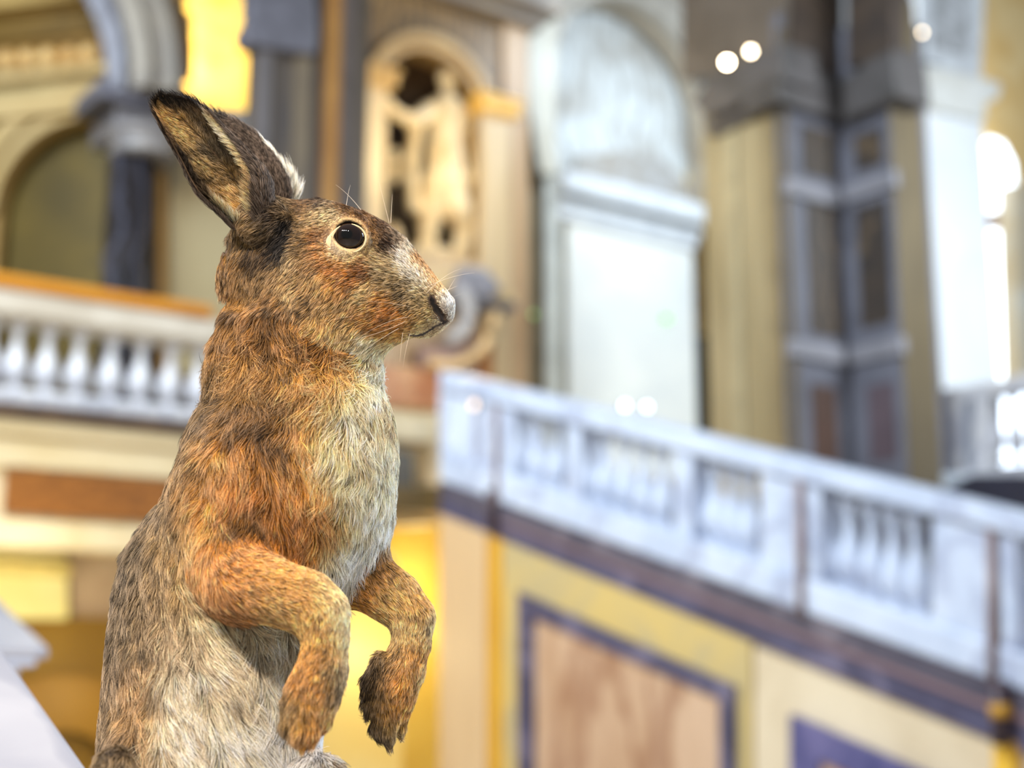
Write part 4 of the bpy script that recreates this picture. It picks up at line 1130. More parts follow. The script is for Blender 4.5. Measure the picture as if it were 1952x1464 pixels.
def build_niche():
    pale = stone('warm_cream_marble', (212, 192, 158), (198, 174, 134), 1.2, stretch=(2, 2, .3))
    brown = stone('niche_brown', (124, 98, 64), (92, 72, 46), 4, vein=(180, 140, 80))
    s0, _ = PN.sz(722, 300); s1, _ = PN.sz(908, 300)
    _, zs = PN.sz(908, 222); _, sill = PN.sz(815, 492)
    ca, r = (s0 + s1) / 2, (s1 - s0) / 2
    zs -= 0.05
    wl, _ = PN.sz(664, 300); wr, _ = PN.sz(1006, 300); _, zt = PN.sz(820, -120)
    MB().wall_arch(PN, wl, wr, 3.0, zt, ca, r, zs, sill, .35).build('wall_niche', brown, kind='structure')
    # hollow of the niche
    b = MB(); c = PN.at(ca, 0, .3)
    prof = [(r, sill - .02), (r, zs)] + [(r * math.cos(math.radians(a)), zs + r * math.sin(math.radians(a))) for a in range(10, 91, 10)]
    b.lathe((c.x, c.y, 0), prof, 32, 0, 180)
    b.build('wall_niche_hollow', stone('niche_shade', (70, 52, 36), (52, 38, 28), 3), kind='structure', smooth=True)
    MB().rect(PN, s0, s1, sill - .05, sill, r + .3, .3).build('trim_11', pale, kind='structure')
    arch = MB().ring(PN, ca, zs, r, r + .09, .2, -.08).ring(PN, ca, zs, r + .11, r + .22, .2, -.13).build('arch_moulding', stone('tan_arch', (196, 168, 122), (176, 146, 100), 2))
    tag(arch, 'tan round arch moulding over the statue niche', 'arch moulding')
    for side, (pa, pb, ytop, lab) in enumerate(((672, 724, 118, 'cream pilaster with small capital on the left side of the statue niche'), (908, 962, 178, 'cream pilaster with gilded capital on the right side of the statue niche'))):
        q, _ = PN.sz(pa, 400); w, _ = PN.sz(pb, 400)
        _, zt2 = PN.sz((pa + pb) / 2, ytop + 14)
        t = thing('pilaster', lab, 'pilaster', PN.at((q + w) / 2, 3.2, -.1))
        MB().rect(PN, q, w, 3.2, zt2 - .2, .22, -.12).build('shaft', pale, t)
        g = stone('gilded_capital', (246, 206, 110), (226, 176, 76), 5) if side else stone('tan_capital', (206, 176, 118), (186, 150, 92), 5)
        MB().rect(PN, q - .06, w + .10, zt2 - .2, zt2 - .05, .3, -.20).rect(PN, q - .02, w + .04, zt2 - .24, zt2 - .2, .26, -.16).rect(PN, q - .1, w + .14, zt2 - .05, zt2, .3, -.24).build('capital', g, t, bevel=.015)
    # outer strips and the big cornice
    MB().px(PN, [(962, 800), (962, 40), (1006, 50), (1006, 800)], .2, -.06).build('trim_12', stone('tan_strip', (188, 158, 122), (170, 140, 108), 1, stretch=(2, 2, .4)), kind='structure')
    MB().px(PN, [(664, 900), (664, 488), (1006, 500), (1006, 900)], .2, -.05).build('wall_under_niche', stone('cream_tan', (222, 200, 168), (206, 180, 146), 1), kind='structure')
    _, za = PN.sz(840, 8); _, zb = PN.sz(840, -34); _, zc = PN.sz(840, -120)
    MB().rect(PN, wl, wr + .1, zb, za, .4, -.22).rect(PN, wl, wr + .25, (za + zb) / 2, zc, .4, -.42).build('trim_13', stone('cornice_grey', (142, 130, 116), (120, 110, 102), 2), kind='structure', bevel=.02)
    # sill ledge and console
    t = thing('console', 'carved marble console shelf under the statue, just past the hare\'s nose', 'console', PN.at(ca + .2, 4.4, -.2))
    P = PN
    MB().px(P, [(700, 540), (700, 492), (905, 520), (985, 560), (985, 578)], .45, -.45).build('shelf', stone('console_cream', (206, 186, 148), (186, 162, 120), 2), t, bevel=.02)
    MB().px(P, [(862, 560), (880, 505), (930, 510), (960, 548), (935, 572)], .3, -.55).build('carved_block', stone('blue_grey_stone', (148, 150, 164), (106, 108, 122), 8), t, bevel=.05)
    MB().px(P, [(860, 580), (862, 562), (985, 578), (985, 590)], .3, -.5).build('slab_edge', stone('slate_console', (96, 96, 106)), t)
    def arcpts(cx, cy, rx, ry, a0, a1, off, n=16):
        return [P.pt(cx + rx * math.cos(math.radians(a0 + (a1 - a0) * i / n)), cy - ry * math.sin(math.radians(a0 + (a1 - a0) * i / n)), off) for i in range(n + 1)]
    MB().tube(arcpts(846, 596, 48, 50, 60, -80, -.5), .085, 12).build('scroll', stone('pale_blue_stone', (186, 188, 196), (160, 162, 170), 3), t, smooth=True)
    MB().tube(arcpts(850, 600, 92, 96, 5, -110, -.42), .06, 12).build('scroll', stone('gilt_scroll', (232, 204, 160), (206, 172, 120), 3), t, smooth=True)
    MB().px(P, [(800, 760), (800, 660), (935, 640), (938, 790)], .1, -.25).build('apron', stone('mauve_stone', (172, 150, 148), (148, 122, 120), 2), t)
    MB().px(P, [(918, 720), (924, 632), (940, 636), (940, 790)], .1, -.32).build('apron_edge', stone('brown_trim', (176, 122, 70)), t)
    MB().px(P, [(720, 770), (720, 695), (838, 705), (838, 780)], .1, -.3).build('apron_panel', stone('terracotta_panel', (170, 104, 60), (206, 160, 120), 4), t)
    point_light('niche_fill', P.pt(868, 240, -1.1), 62, (1, .80, .45), .12)  # added warm light before the niche to highlight statue and capital
    point_light('niche_fill', P.pt(930, 600, -1.6), 22, (1, .80, .5), .15)  # second added warm light, lower down at the console
    # the statue
    def sp(px, py, dd=0.0):
        p = P.pt(px, py, .22 + dd); return np.array([(p - P.o).dot(P.e), (p - P.o).dot(P.n), p.z])
    k = 16.4 / FPX
    def cone(Q, a, b, ra, rb):
        a = sp(*a); b = sp(*b); d = b - a
        t_ = np.clip(((Q - a) @ d) / (d @ d), 0, 1)
        return np.linalg.norm(Q - a - t_[..., None] * d, axis=-1) - (ra + (rb - ra) * t_) * k
    parts = [((856, 150), (854, 168), 17, 14), ((853, 172), (850, 200), 10, 14), ((818, 212), (884, 214), 18, 17), ((850, 215), (848, 290), 38, 33), ((848, 290), (846, 350), 35, 40),
             ((832, 350), (818, 420), 32, 22), ((818, 420), (812, 486), 21, 17), ((862, 350), (880, 425), 30, 20), ((880, 425), (878, 490), 19, 14),
             ((884, 216), (898, 270), 15, 13), ((898, 270), (902, 325, -.1), 13, 10), ((902, 325, -.1), (890, 350, -.15), 10, 9),
             ((816, 214), (786, 232, -.08), 17, 15), ((786, 232, -.08), (752, 214, -.15), 14, 11), ((752, 214, -.15), (738, 196, -.15), 10, 12),
             ((796, 232, -.05), (786, 300, 0), 15, 11), ((784, 300), (790, 395), 11, 12), ((752, 292, .1), (752, 340, .1), 10, 11), ((846, 300), (868, 400, -.1), 36, 30),
             ((802, 480), (895, 492), 16, 16), ((850, 148, -.05), (858, 142, .03), 17, 17), ((876, 400, -.12), (896, 460, -.05), 24, 14)]
    def fs(Q):
        f = None
        for a, b_, ra, rb in parts:
            g = cone(Q, a, b_, ra, rb); f = g if f is None else smin(f, g, .05)
        return f - 0.010 * np.sin(Q[..., 0] * 60 + Q[..., 2] * 6) * np.clip((5.9 - Q[..., 2]), 0, 1)
    lo = np.min([sp(725, 300), sp(725, 510), sp(920, 500)], 0) - np.array([.1, .45, .25]); hi = np.max([sp(920, 120), sp(920, 300), sp(850, 100)], 0) + np.array([.1, .5, .1])
    h = .022
    F = grid_eval(fs, lo, hi, h)
    Vv, Ff = surface_nets(F, lo, h)
    W = np.array([list(P.at(q[0], q[2], q[1])) for q in Vv])
    st = thing('statue', 'pale stone statue of a draped standing figure with one arm raised, inside the arched niche', 'statue', tuple(P.at(ca, sill, .2)))
    me = mesh_from('body', W - np.array(st.location), Ff)
    o = bpy.data.objects.new('body', me); COL.objects.link(o); me.materials.append(stone('statue_stone', (246, 230, 196), (222, 196, 150), 4)); o.parent = st
    c = P.pt(748, 455, .1)
    MB().lathe((c.x, c.y, sill), [(.14, 0), (.12, .2), (.07, .32), (.02, .36)], 12).build('stump', stone('stump_stone', (214, 190, 148), (180, 150, 110), 8), st, smooth=True)
    a_, _ = PN.sz(735, 480); b_, _ = PN.sz(905, 480)
    MB().rect(PN, a_, b_, sill, sill + .10, .5, .05).build('plinth', pale, st, bevel=.02)

def build_white_arch():
    """pale arch and pier right of the niche"""
    PP = Plane((0, 13.9, 0), AX)
    pb = stone('bluish_white_stone', (224, 226, 222), (210, 214, 214), .8)
    tl, zcap = PP.sz(1082, 350); tr, _ = PP.sz(1323, 600)
    el, _ = PP.sz(1046, 500)
    _, zc1 = PP.sz(1090, 338); _, zc0 = PP.sz(1090, 424)
    t = thing('pier', 'wide white pier with projecting cornice right of the niche, under the pale blue lunette', 'pillar', PP.at((tl + tr) / 2, 3.2))
    MB().rect(PP, tl, tr, 2.9, zc0, 1.2).build('shaft', pb, t)
    MB().rect(PP, tl - .2, tr + .04, zc0, zc0 + .16, 1.2, -.06).rect(PP, tl - .2, tr + .10, zc0 + .16, zc0 + .3, 1.2, -.10).rect(PP, tl - .2, tr + .14, zc0 + .34, zc1, 1.2, -.22).build('cornice', stone('pale_cornice', (206, 212, 218), (190, 196, 204), 2), t, bevel=.03)
    MB().vr(PP, 1040, 1068, 330, 900, .5, -.02, 550).build('edge_strip', stone('pale_strip', (206, 210, 206)), t)
    MB().vr(PP, 1062, 1090, 420, 900, .4, .12, 550).build('groove', stone('olive_groove', (112, 98, 70)), t)
    MB().vr(PP, 1002, 1044, 200, 900, .4, .1, 550).build('edge_strip', stone('olive_strip', (136, 122, 94), (120, 106, 80)), t)
    # arch and lunette
    ca, zs = PP.sz(1212, 185)
    r = PP.sz(1355, 185)[0] - ca
    al, _ = PP.sz(1006, 100); ar, _ = PP.sz(1420, 100)
    ztop = PP.sz(1212, -160)[1]
    MB().wall_arch(PP, al, ar, zc1, ztop, ca, r, zs, zc1, .4, .1).build('wall_arch', stone('grey_cream_spandrel', (176, 166, 150), (146, 134, 116), 1.2), kind='structure')
    am = MB().ring(PP, ca, zs, r, r + .12, .2, -.02).ring(PP, ca, zs, r + .15, r + .42, .2, -.06, 0, 180).build('arch_moulding', stone('grey_arch', (188, 184, 176), (164, 158, 148), 1.5))
    tag(am, 'pale grey round arch moulding framing the blue white lunette', 'arch moulding')
    pl = MB().px(PP, [(1008, 200), (1008, 30), (1040, 10), (1062, 50), (1056, 210), (1062, 330), (1030, 330)], .1, -.12).build('spandrel_panel', stone('pale_panel', (200, 200, 190), (186, 182, 168), 1.5))
    tag(pl, 'pale curved spandrel panel on the left shoulder of the pale arch', 'panel')
    lun = stone('painted_lunette', (208, 214, 216), (164, 160, 152), 1.6, vein=(132, 128, 122), lo=.45, hi=.75)
    MB().rect(PP, ca - r - .3, ca + r + .3, zc1 - .2, ztop, .2, .62).build('wall_lunette', lun, kind='structure')
    f = MB().px(PP, [(1092, 350), (1100, 300), (1180, 285), (1260, 300), (1330, 372), (1330, 420)], .08, .53).build('fresco_band', stone('fresco_grey', (150, 140, 126), (176, 178, 180), 6), None)
    tag(f, 'grey brown painted scrollwork along the foot of the blue white lunette', 'fresco')
    MB().px(PP, [(1318, 430), (1316, 330), (1345, 296), (1362, 320), (1362, 430)], .1, .5).build('wall_glow_patch', stone('cream_glow', (236, 214, 160), (222, 190, 120), 3), kind='structure')  # warm glow beside the lunette, painted as a cream patch
    # far wall behind, ochre, with the dark doorway strip
    MB().rect(PP, tl, tr + 5, 2.9, ztop, .2, 2.6).build('wall_far', stone('ochre_far', (176, 146, 86), (150, 118, 60), 1), kind='structure')
    MB().px(PP, [(1318, 860), (1318, 640), (1356, 640), (1356, 870)], .2, 2.2).build('door_1', stone('near_black', (26, 24, 24)), kind='structure')

def build_dark_pier():
    P1 = Plane((10.0, 0, 0), -AY); y_in = on_x(1500, 500, 10.0).y
    P2 = Plane((0, y_in, 0), AX); x2 = on_y(1606, 500, y_in).x
    P3 = Plane((x2, 0, 0), -AY); y3 = on_x(1709, 500, x2).y - .01
    P4 = Plane((0, y3, 0), AX)
    t = thing('corner_pier', 'tall shadowed pier with panelled dark inner corner, between two white pillars', 'pillar', (10.4, 9.4, 2.9))
    olive = stone('olive_cream', (156, 142, 110), (138, 124, 92), .9, stretch=(2, 2, .3))
    slate = stone('slate_blue_frame', (108, 108, 118), (88, 88, 97), 2)
    dark = stone('dark_panel', (46, 40, 36), (66, 54, 44), 3, vein=(110, 90, 64))
    MB().vr(P1, 1346, 1500, 150, 950, .5, 0, 500).build('side_face', olive, t)
    MB().vr(P1, 1462, 1484, 200, 950, .04, -.03, 500).build('side_strip', stone('dark_olive_strip', (140, 124, 92)), t)
    MB().vr(P1, 1388, 1410, 230, 950, .03, -.02, 500).build('side_strip', stone('light_olive_strip', (168, 156, 124)), t)
    MB().vr(P2, 1504, 1611, 50, 1050, .1, -.03, 500).build('inner_face', slate, t)
    MB().vr(P2, 1504, 1513, 60, 1050, .04, -.05, 500).build('inner_strip', stone('brown_corner_strip', (92, 80, 62)), t)  # plain brown strip along the left edge of the inner face
    MB().vr(P2, 1550, 1596, 736, 885, .03, -.045, 800).build('panel', stone('brown_panel', (82, 58, 46), (68, 48, 38)), t)
    MB().vr(P2, 1542, 1600, 388, 638, .03, -.045, 500).build('panel', dark, t)
    MB().vr(P2, 1530, 1592, 246, 337, .03, -.045, 290).build('panel', dark, t)
    MB().vr(P2, 1508, 1611, 652, 686, .08, -.09, 670).build('panel_moulding', stone('slate_light_moulding', (136, 134, 140)), t, bevel=.01)
    MB().vr(P2, 1504, 1606, 350, 382, .08, -.09, 365).build('panel_moulding', MATS['slate_light_moulding'], t, bevel=.01)
    MB().vr(P3, 1611, 1708, 30, 1050, .6, 0, 500).build('outer_face', slate, t)
    MB().vr(P3, 1656, 1706, 732, 878, .03, -.015, 800).build('panel', stone('mauve_panel', (92, 78, 84), (78, 64, 70)), t)
    MB().vr(P3, 1636, 1694, 386, 620, .03, -.015, 500).build('panel', dark, t)
    MB().vr(P3, 1630, 1680, 250, 320, .03, -.015, 290).build('panel', dark, t)
    MB().vr(P3, 1616, 1720, 650, 684, .08, -.06, 670).build('panel_moulding', MATS['slate_light_moulding'], t, bevel=.01)
    MB().vr(P3, 1606, 1706, 338, 370, .08, -.06, 355).build('panel_moulding', MATS['slate_light_moulding'], t, bevel=.01)
    MB().vr(P4, 1713, 1772, 5, 1000, .08, 0, 500).build('front_edge', stone('olive_brown_edge', (106, 92, 66), (88, 76, 56), 1.5, stretch=(2, 2, .4)), t)
    # capitals
    cs = stone('slate_cornice', (88, 83, 82), (70, 66, 64), 3)
    MB().px(P1, [(1318, 196), (1350, 150), (1492, 78), (1496, 150), (1350, 226)], .5, -.22).px(P1, [(1340, 240), (1346, 200), (1494, 130), (1498, 190), (1350, 260)], .5, -.1).build('capital', cs, t, bevel=.02)
    MB().px(P2, [(1486, 190), (1484, 110), (1606, 150), (1608, 230)], .5, -.18).build('capital', cs, t, bevel=.02)
    MB().px(P3, [(1604, 232), (1604, 150), (1702, 92), (1712, 180)], .5, -.18).px(P4, [(1702, 180), (1700, 92), (1742, 90), (1746, 190)], .4, -.15).build('capital', cs, t, bevel=.02)
    # upper zone
    up = stone('upper_brown_panel', (54, 44, 38), (72, 58, 46), 3)
    MB().px(P1, [(1300, 150), (1300, -120), (1500, -140), (1496, 120)], .5, .05).build('upper_side', stone('upper_grey', (100, 90, 80), (84, 74, 64), 2), t)
    MB().px(P2, [(1512, 120), (1506, -120), (1606, -120), (1606, 150)], .2, -.1).px(P3, [(1616, 130), (1614, -120), (1700, -140), (1700, 96)], .2, -.1).build('upper_panel', up, t)
    MB().px(P4, [(1690, 110), (1690, -140), (1738, -140), (1738, 110)], .3, .05).build('upper_front', stone('upper_dark', (66, 58, 54), (52, 46, 44), 2), t)

def build_white_pillar():
    P = Plane((0, 9.9, 0), AX)
    pw = stone('bright_white_stone', (240, 242, 244), (228, 234, 240), .8)
    t = thing('pier', 'tall bright white pier at the right, next to the window', 'pillar', P.pt(1830, 760))
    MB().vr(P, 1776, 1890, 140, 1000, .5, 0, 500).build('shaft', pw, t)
    MB().px(P, [(1752, 200), (1748, 118), (1872, 146), (1912, 158), (1906, 186), (1880, 196), (1882, 226)], .5, -.16).build('capital', stone('white_capital', (226, 226, 222), (210, 208, 200), 4), t, bevel=.03)
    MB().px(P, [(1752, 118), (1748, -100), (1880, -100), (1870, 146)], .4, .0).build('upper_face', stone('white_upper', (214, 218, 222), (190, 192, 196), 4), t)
    MB().px(P, [(1782, 90), (1778, -40), (1846, -30), (1846, 104)], .05, -.04).build('upper_panel', stone('grey_relief', (140, 140, 140), (190, 192, 196), 7), t)
    # window wall beyond
    PWd = Plane((0, 12.4, 0), AX)
    MB().px(PWd, [(1700, 1000), (1700, -200), (2060, -200), (2060, 1000)], .3, 1.0).build('wall_right', stone('cream_vault_wall', (240, 214, 158), (226, 190, 120), 1.2), kind='structure')
    point_light('vault_warm_light', PWd.pt(1935, 90, -.4), 70, (1, .86, .56), .3)  # added point light, no lamp here; brightens the cream wall
    w = thing('window_1', 'tall bright arched window at the right edge behind the white pier', 'window', PWd.pt(1900, 700), kind='structure')
    pane = glow('daylight_pane', (226, 240, 255), 4.0)
    pts = [(1884, 640), (1878, 440), (1952, 440), (1958, 700), (1890, 700)]
    MB().px(PWd, [(1884, 700), (1878, 428), (1944, 432), (1950, 716)], .03, .8).build('pane', pane, w)
    MB().px(PWd, [(1866, 404), (1862, 300), (1886, 262), (1912, 272), (1932, 310), (1936, 352), (1908, 402)], .03, .8).build('pane', pane, w)
    MB().px(PWd, [(1900, 728), (1898, 680), (1975, 676), (1975, 735)], .03, .75).build('pane', pane, w)
    MB().px(PWd, [(1894, 436), (1890, 404), (1926, 396), (1930, 436)], .1, .7).build('transom', stone('brown_transom', (120, 84, 70), (160, 140, 130)), w)
    MB().px(PWd, [(1936, 470), (1934, 350), (1990, 356), (1990, 800), (1948, 800)], .3, .3).build('wall_window_side', stone('cream_jamb', (214, 200, 172), (226, 224, 214), 1), kind='structure')

def build_right_landing():
    P = Plane((11.6, 0, 0), -AY)
    t = thing('balustrade', 'white balustrade at the far right edge in front of the bright window', 'balustrade', P.pt(1850, 900))
    wh = MATS['white_marble']
    MB().px(P, [(1776, 772), (1776, 746), (1990, 706), (1990, 738)], .25).build('rail', wh, t, bevel=.02)
    MB().px(P, [(1776, 960), (1776, 900), (1990, 880), (1990, 950)], .25).build('base', wh, t, bevel=.02)
    MB().px(P, [(1786, 900), (1784, 765), (1834, 756), (1836, 900)], .22).build('post', wh, t, bevel=.02)
    MB().px(P, [(1836, 905), (1834, 758), (1852, 755), (1852, 900)], .1, .05).build('post', stone('grey_post', (130, 136, 150)), t)
    MB().px(P, [(1852, 900), (1852, 755), (1886, 748), (1886, 900)], .22).build('post', wh, t, bevel=.02)
    for px in (1902, 1940, 1978):
        p = P.pt(px, 880, .1); q = P.pt(px, 742, .1)
        baluster_mb((p.x, p.y, p.z), q.z - p.z, .8).build('baluster', wh, t, smooth=True)
    wg = thing('window_2', 'bright window light behind the far right balustrade', 'window', P.pt(1930, 820, .8), kind='structure')
    MB().px(P, [(1880, 890), (1880, 760), (2000, 740), (2000, 880)], .03, .9).build('pane', MATS['daylight_pane'], wg)
    k = MB().px(P, [(1790, 935), (1850, 905), (1960, 905), (1990, 915), (1990, 990), (1790, 960)], .2, -.5).build('dark_slab', stone('near_black_blue', (30, 30, 48)), bevel=.02)
    tag(k, 'dark blue black slab lying behind the stair handrail at the right edge', 'slab')
    lg = MB().px(P, [(1700, 955), (1700, 912), (1800, 902), (1860, 905), (1800, 955)], .2, -.3).build('pale_ledge', stone('pale_ledge', (196, 204, 214)), bevel=.02)
    tag(lg, 'pale grey ledge behind the stair handrail, left of the dark slab', 'ledge')

def lerp_line(a, b, x):
    t = (x - a[0]) / (b[0] - a[0]); return a[1] + (b[1] - a[1]) * t

def build_stair():
    TOP = ((839, 706), (1895, 967)); RB = ((839, 744), (1900, 1014)); BT = ((839, 857), (1900, 1229)); BB = ((839, 917), (1895, 1299))
    wh = stone('stair_marble', (206, 214, 230), (184, 194, 214), 2.2, vein=(150, 156, 180))
    L = lambda l, x: (x, lerp_line(*l, x))
    t = thing('balustrade', 'long white marble stair balustrade sloping down to the right across the hall', 'balustrade', PS.pt(1400, 1115))
    x0, x1 = 836, 2080
    MB().px(PS, [L(RB, x0), L(TOP, x0), L(TOP, x1), L(RB, x1)], .36, -.05).build('rail', wh, t, bevel=.025)
    MB().px(PS, [L(BB, x0), L(BT, x0), L(BT, x1), L(BB, x1)], .34, -.03).build('base', wh, t, bevel=.025)
    for a, b in ((836, 900), (914, 940), (950, 978), (1078, 1104), (1283, 1319), (1448, 1519), (1531, 1563), (1775, 1884), (1897, 1938)):
        MB().px(PS, [L(BT, a), L(RB, a), L(RB, b), L(BT, b)], .28, .0).build('post', wh, t, bevel=.015)
    for a, b in ((900, 914),):
        MB().px(PS, [L(BT, a), L(RB, a), L(RB, b), L(BT, b)], .2, .05).build('post_recess', stone('mauve_recess', (190, 180, 190)), t)
    rod = stone('brown_metal_rod', (150, 126, 122), (120, 96, 90), 3, rough=.35)
    for px in (945, 1525, 1890):
        MB().tube([PS.pt(px, lerp_line(*RB, px) - 8, -.02), PS.pt(px + 2, lerp_line(*BB, px) + 6, -.05)], .028, 10).build('metal_rod', rod, t, smooth=True)
    for a, b, n in ((978, 1078, 3), (1104, 1283, 5), (1319, 1448, 4), (1563, 1775, 5), (1938, 2070, 3)):
        for i in range(n):
            px = a + (b - a) * (i + .5) / n
            p = PS.pt(px, lerp_line(*BT, px) + 2, .14); q = PS.pt(px, lerp_line(*RB, px) - 2, .14)
            MB().px(PS, [(px - 12, lerp_line(*BT, px - 12) + 2), (px - 12, lerp_line(*BT, px) - 12), (px + 12, lerp_line(*BT, px) - 12), (px + 12, lerp_line(*BT, px + 12) + 2)], .16, .06)
            baluster_mb((p.x, p.y, p.z), q.z - p.z, .86).build('baluster', wh, t, smooth=True)
    # stair body, wall surface below
    D1 = ((842, 982), (1901, 1414))
    P = PS
    MB().px(P, [(838, 1900), L(BB, 838), L(BB, 2090), (2090, 2100)], 1.2, .03).build('wall_stair', stone('cream_stair_wall', (226, 208, 178), (210, 190, 158), 1.2), kind='structure')
    pur = stone('purple_marble', (92, 86, 98), (70, 66, 80), 2.5, vein=(132, 122, 130))
    purd = stone('deep_purple_marble', (84, 82, 108), (66, 62, 84), 2.5, vein=(124, 116, 138))
    MID = ((842, 955), (1901, 1352))
    MB().px(P, [L(MID, 838), L(BB, 838), L(BB, 2090), L(MID, 2090)], .08, -.02).build('trim_14', pur, kind='structure')
    MB().px(P, [L(D1, 838), L(MID, 838), L(MID, 2090), L(D1, 2090)], .06, -.01).build('trim_15', purd, kind='structure')
    LN = ((842, 950), (1901, 1346)); LN2 = ((842, 956), (1901, 1358))
    MB().px(P, [L(LN2, 950), L(LN, 950), L(LN, 2090), L(LN2, 2090)], .06, -.035).build('trim_16', stone('brown_line', (140, 112, 116)), kind='structure')
    MB().px(P, [(836, 1900), L(D1, 838), L(D1, 926), (926, 1900)], .08, -.05).build('trim_17', stone('pink_beige_pilaster', (214, 182, 140), (200, 166, 124), .8, stretch=(1, 2, .3)), kind='structure')
    MB().px(P, [(926, 1900), L(D1, 926), L(D1, 954), (954, 1900)], .08, -.02).build('trim_18', stone('yellow_strip', (222, 170, 50), (206, 150, 40), 1), kind='structure')
    MB().px(P, [(954, 1900), L(D1, 954), L(D1, 1432), (1432, 1900)], .05, .0).build('trim_19', stone('ochre_stair_field', (206, 178, 112), (188, 168, 122), 1.4, lo=.4, hi=.6), kind='structure')
    MB().px(P, [(1893, 1900), (1893, 1400), (1932, 1416), (1932, 1900)], .08, -.04).build('trim_20', stone('yellow_strip2', (236, 186, 62), (222, 170, 50), 1), kind='structure')
    def frame(nm, lab, out, inn, mat, inner_mat):
        f = thing(nm, lab, 'panel', P.pt(*out[0]))
        b = MB(); n = len(out)
        for i in range(n - 1):
            b.px(P, [out[i], out[i + 1], inn[i + 1], inn[i]], .06, -.05)
        b.build('frame', mat, f)
        b = MB().px(P, inn, .03, -.015); b.build('field', inner_mat, f)
    frame('wall_panel', 'tan marble panel with purple frame on the stair wall, its top edge sloping', [(985, 1800), (985, 1128), (1397, 1308), (1397, 1800)], [(1014, 1800), (1014, 1176), (1370, 1332), (1370, 1800)],
          purd, stone('tan_marble_panel', (206, 172, 142), (184, 146, 114), 1.6, vein=(140, 92, 66), stretch=(1, 1.6, .5)))
    frame('wall_panel', 'second purple framed panel at the lower right corner of the stair wall', [(1505, 1900), (1505, 1362), (1960, 1562), (1960, 1900)], [(1560, 1900), (1560, 1448), (1900, 1600), (1900, 1900)],
          stone('violet_marble', (110, 104, 146), (72, 72, 118), 3, vein=(160, 150, 180)), MATS['tan_marble_panel'])
    # small dark fittings on the band
    g = thing('brass_fitting', 'brown and brass fitting at the foot of the rod on the purple band, far right', 'fitting', P.pt(1905, 1340, -.05))
    MB().tube([P.pt(1904, 1296, -.08), P.pt(1908, 1420, -.08)], .05, 12).build('stem', stone('dark_bronze', (70, 52, 60)), g, smooth=True)
    MB().tube([P.pt(1906, 1342, -.09), P.pt(1908, 1368, -.09)], .06, 12).build('collar', stone('brass', (206, 152, 44), (180, 130, 36)), g, smooth=True)
    g = MB().tube([P.pt(938, 934, -.06), P.pt(938, 1012, -.06)], .05, 12).build('bronze_fitting', MATS['dark_bronze'], smooth=True)
    tag(g, 'dark bronze fitting on the purple band at the top end of the stair balustrade', 'fitting')

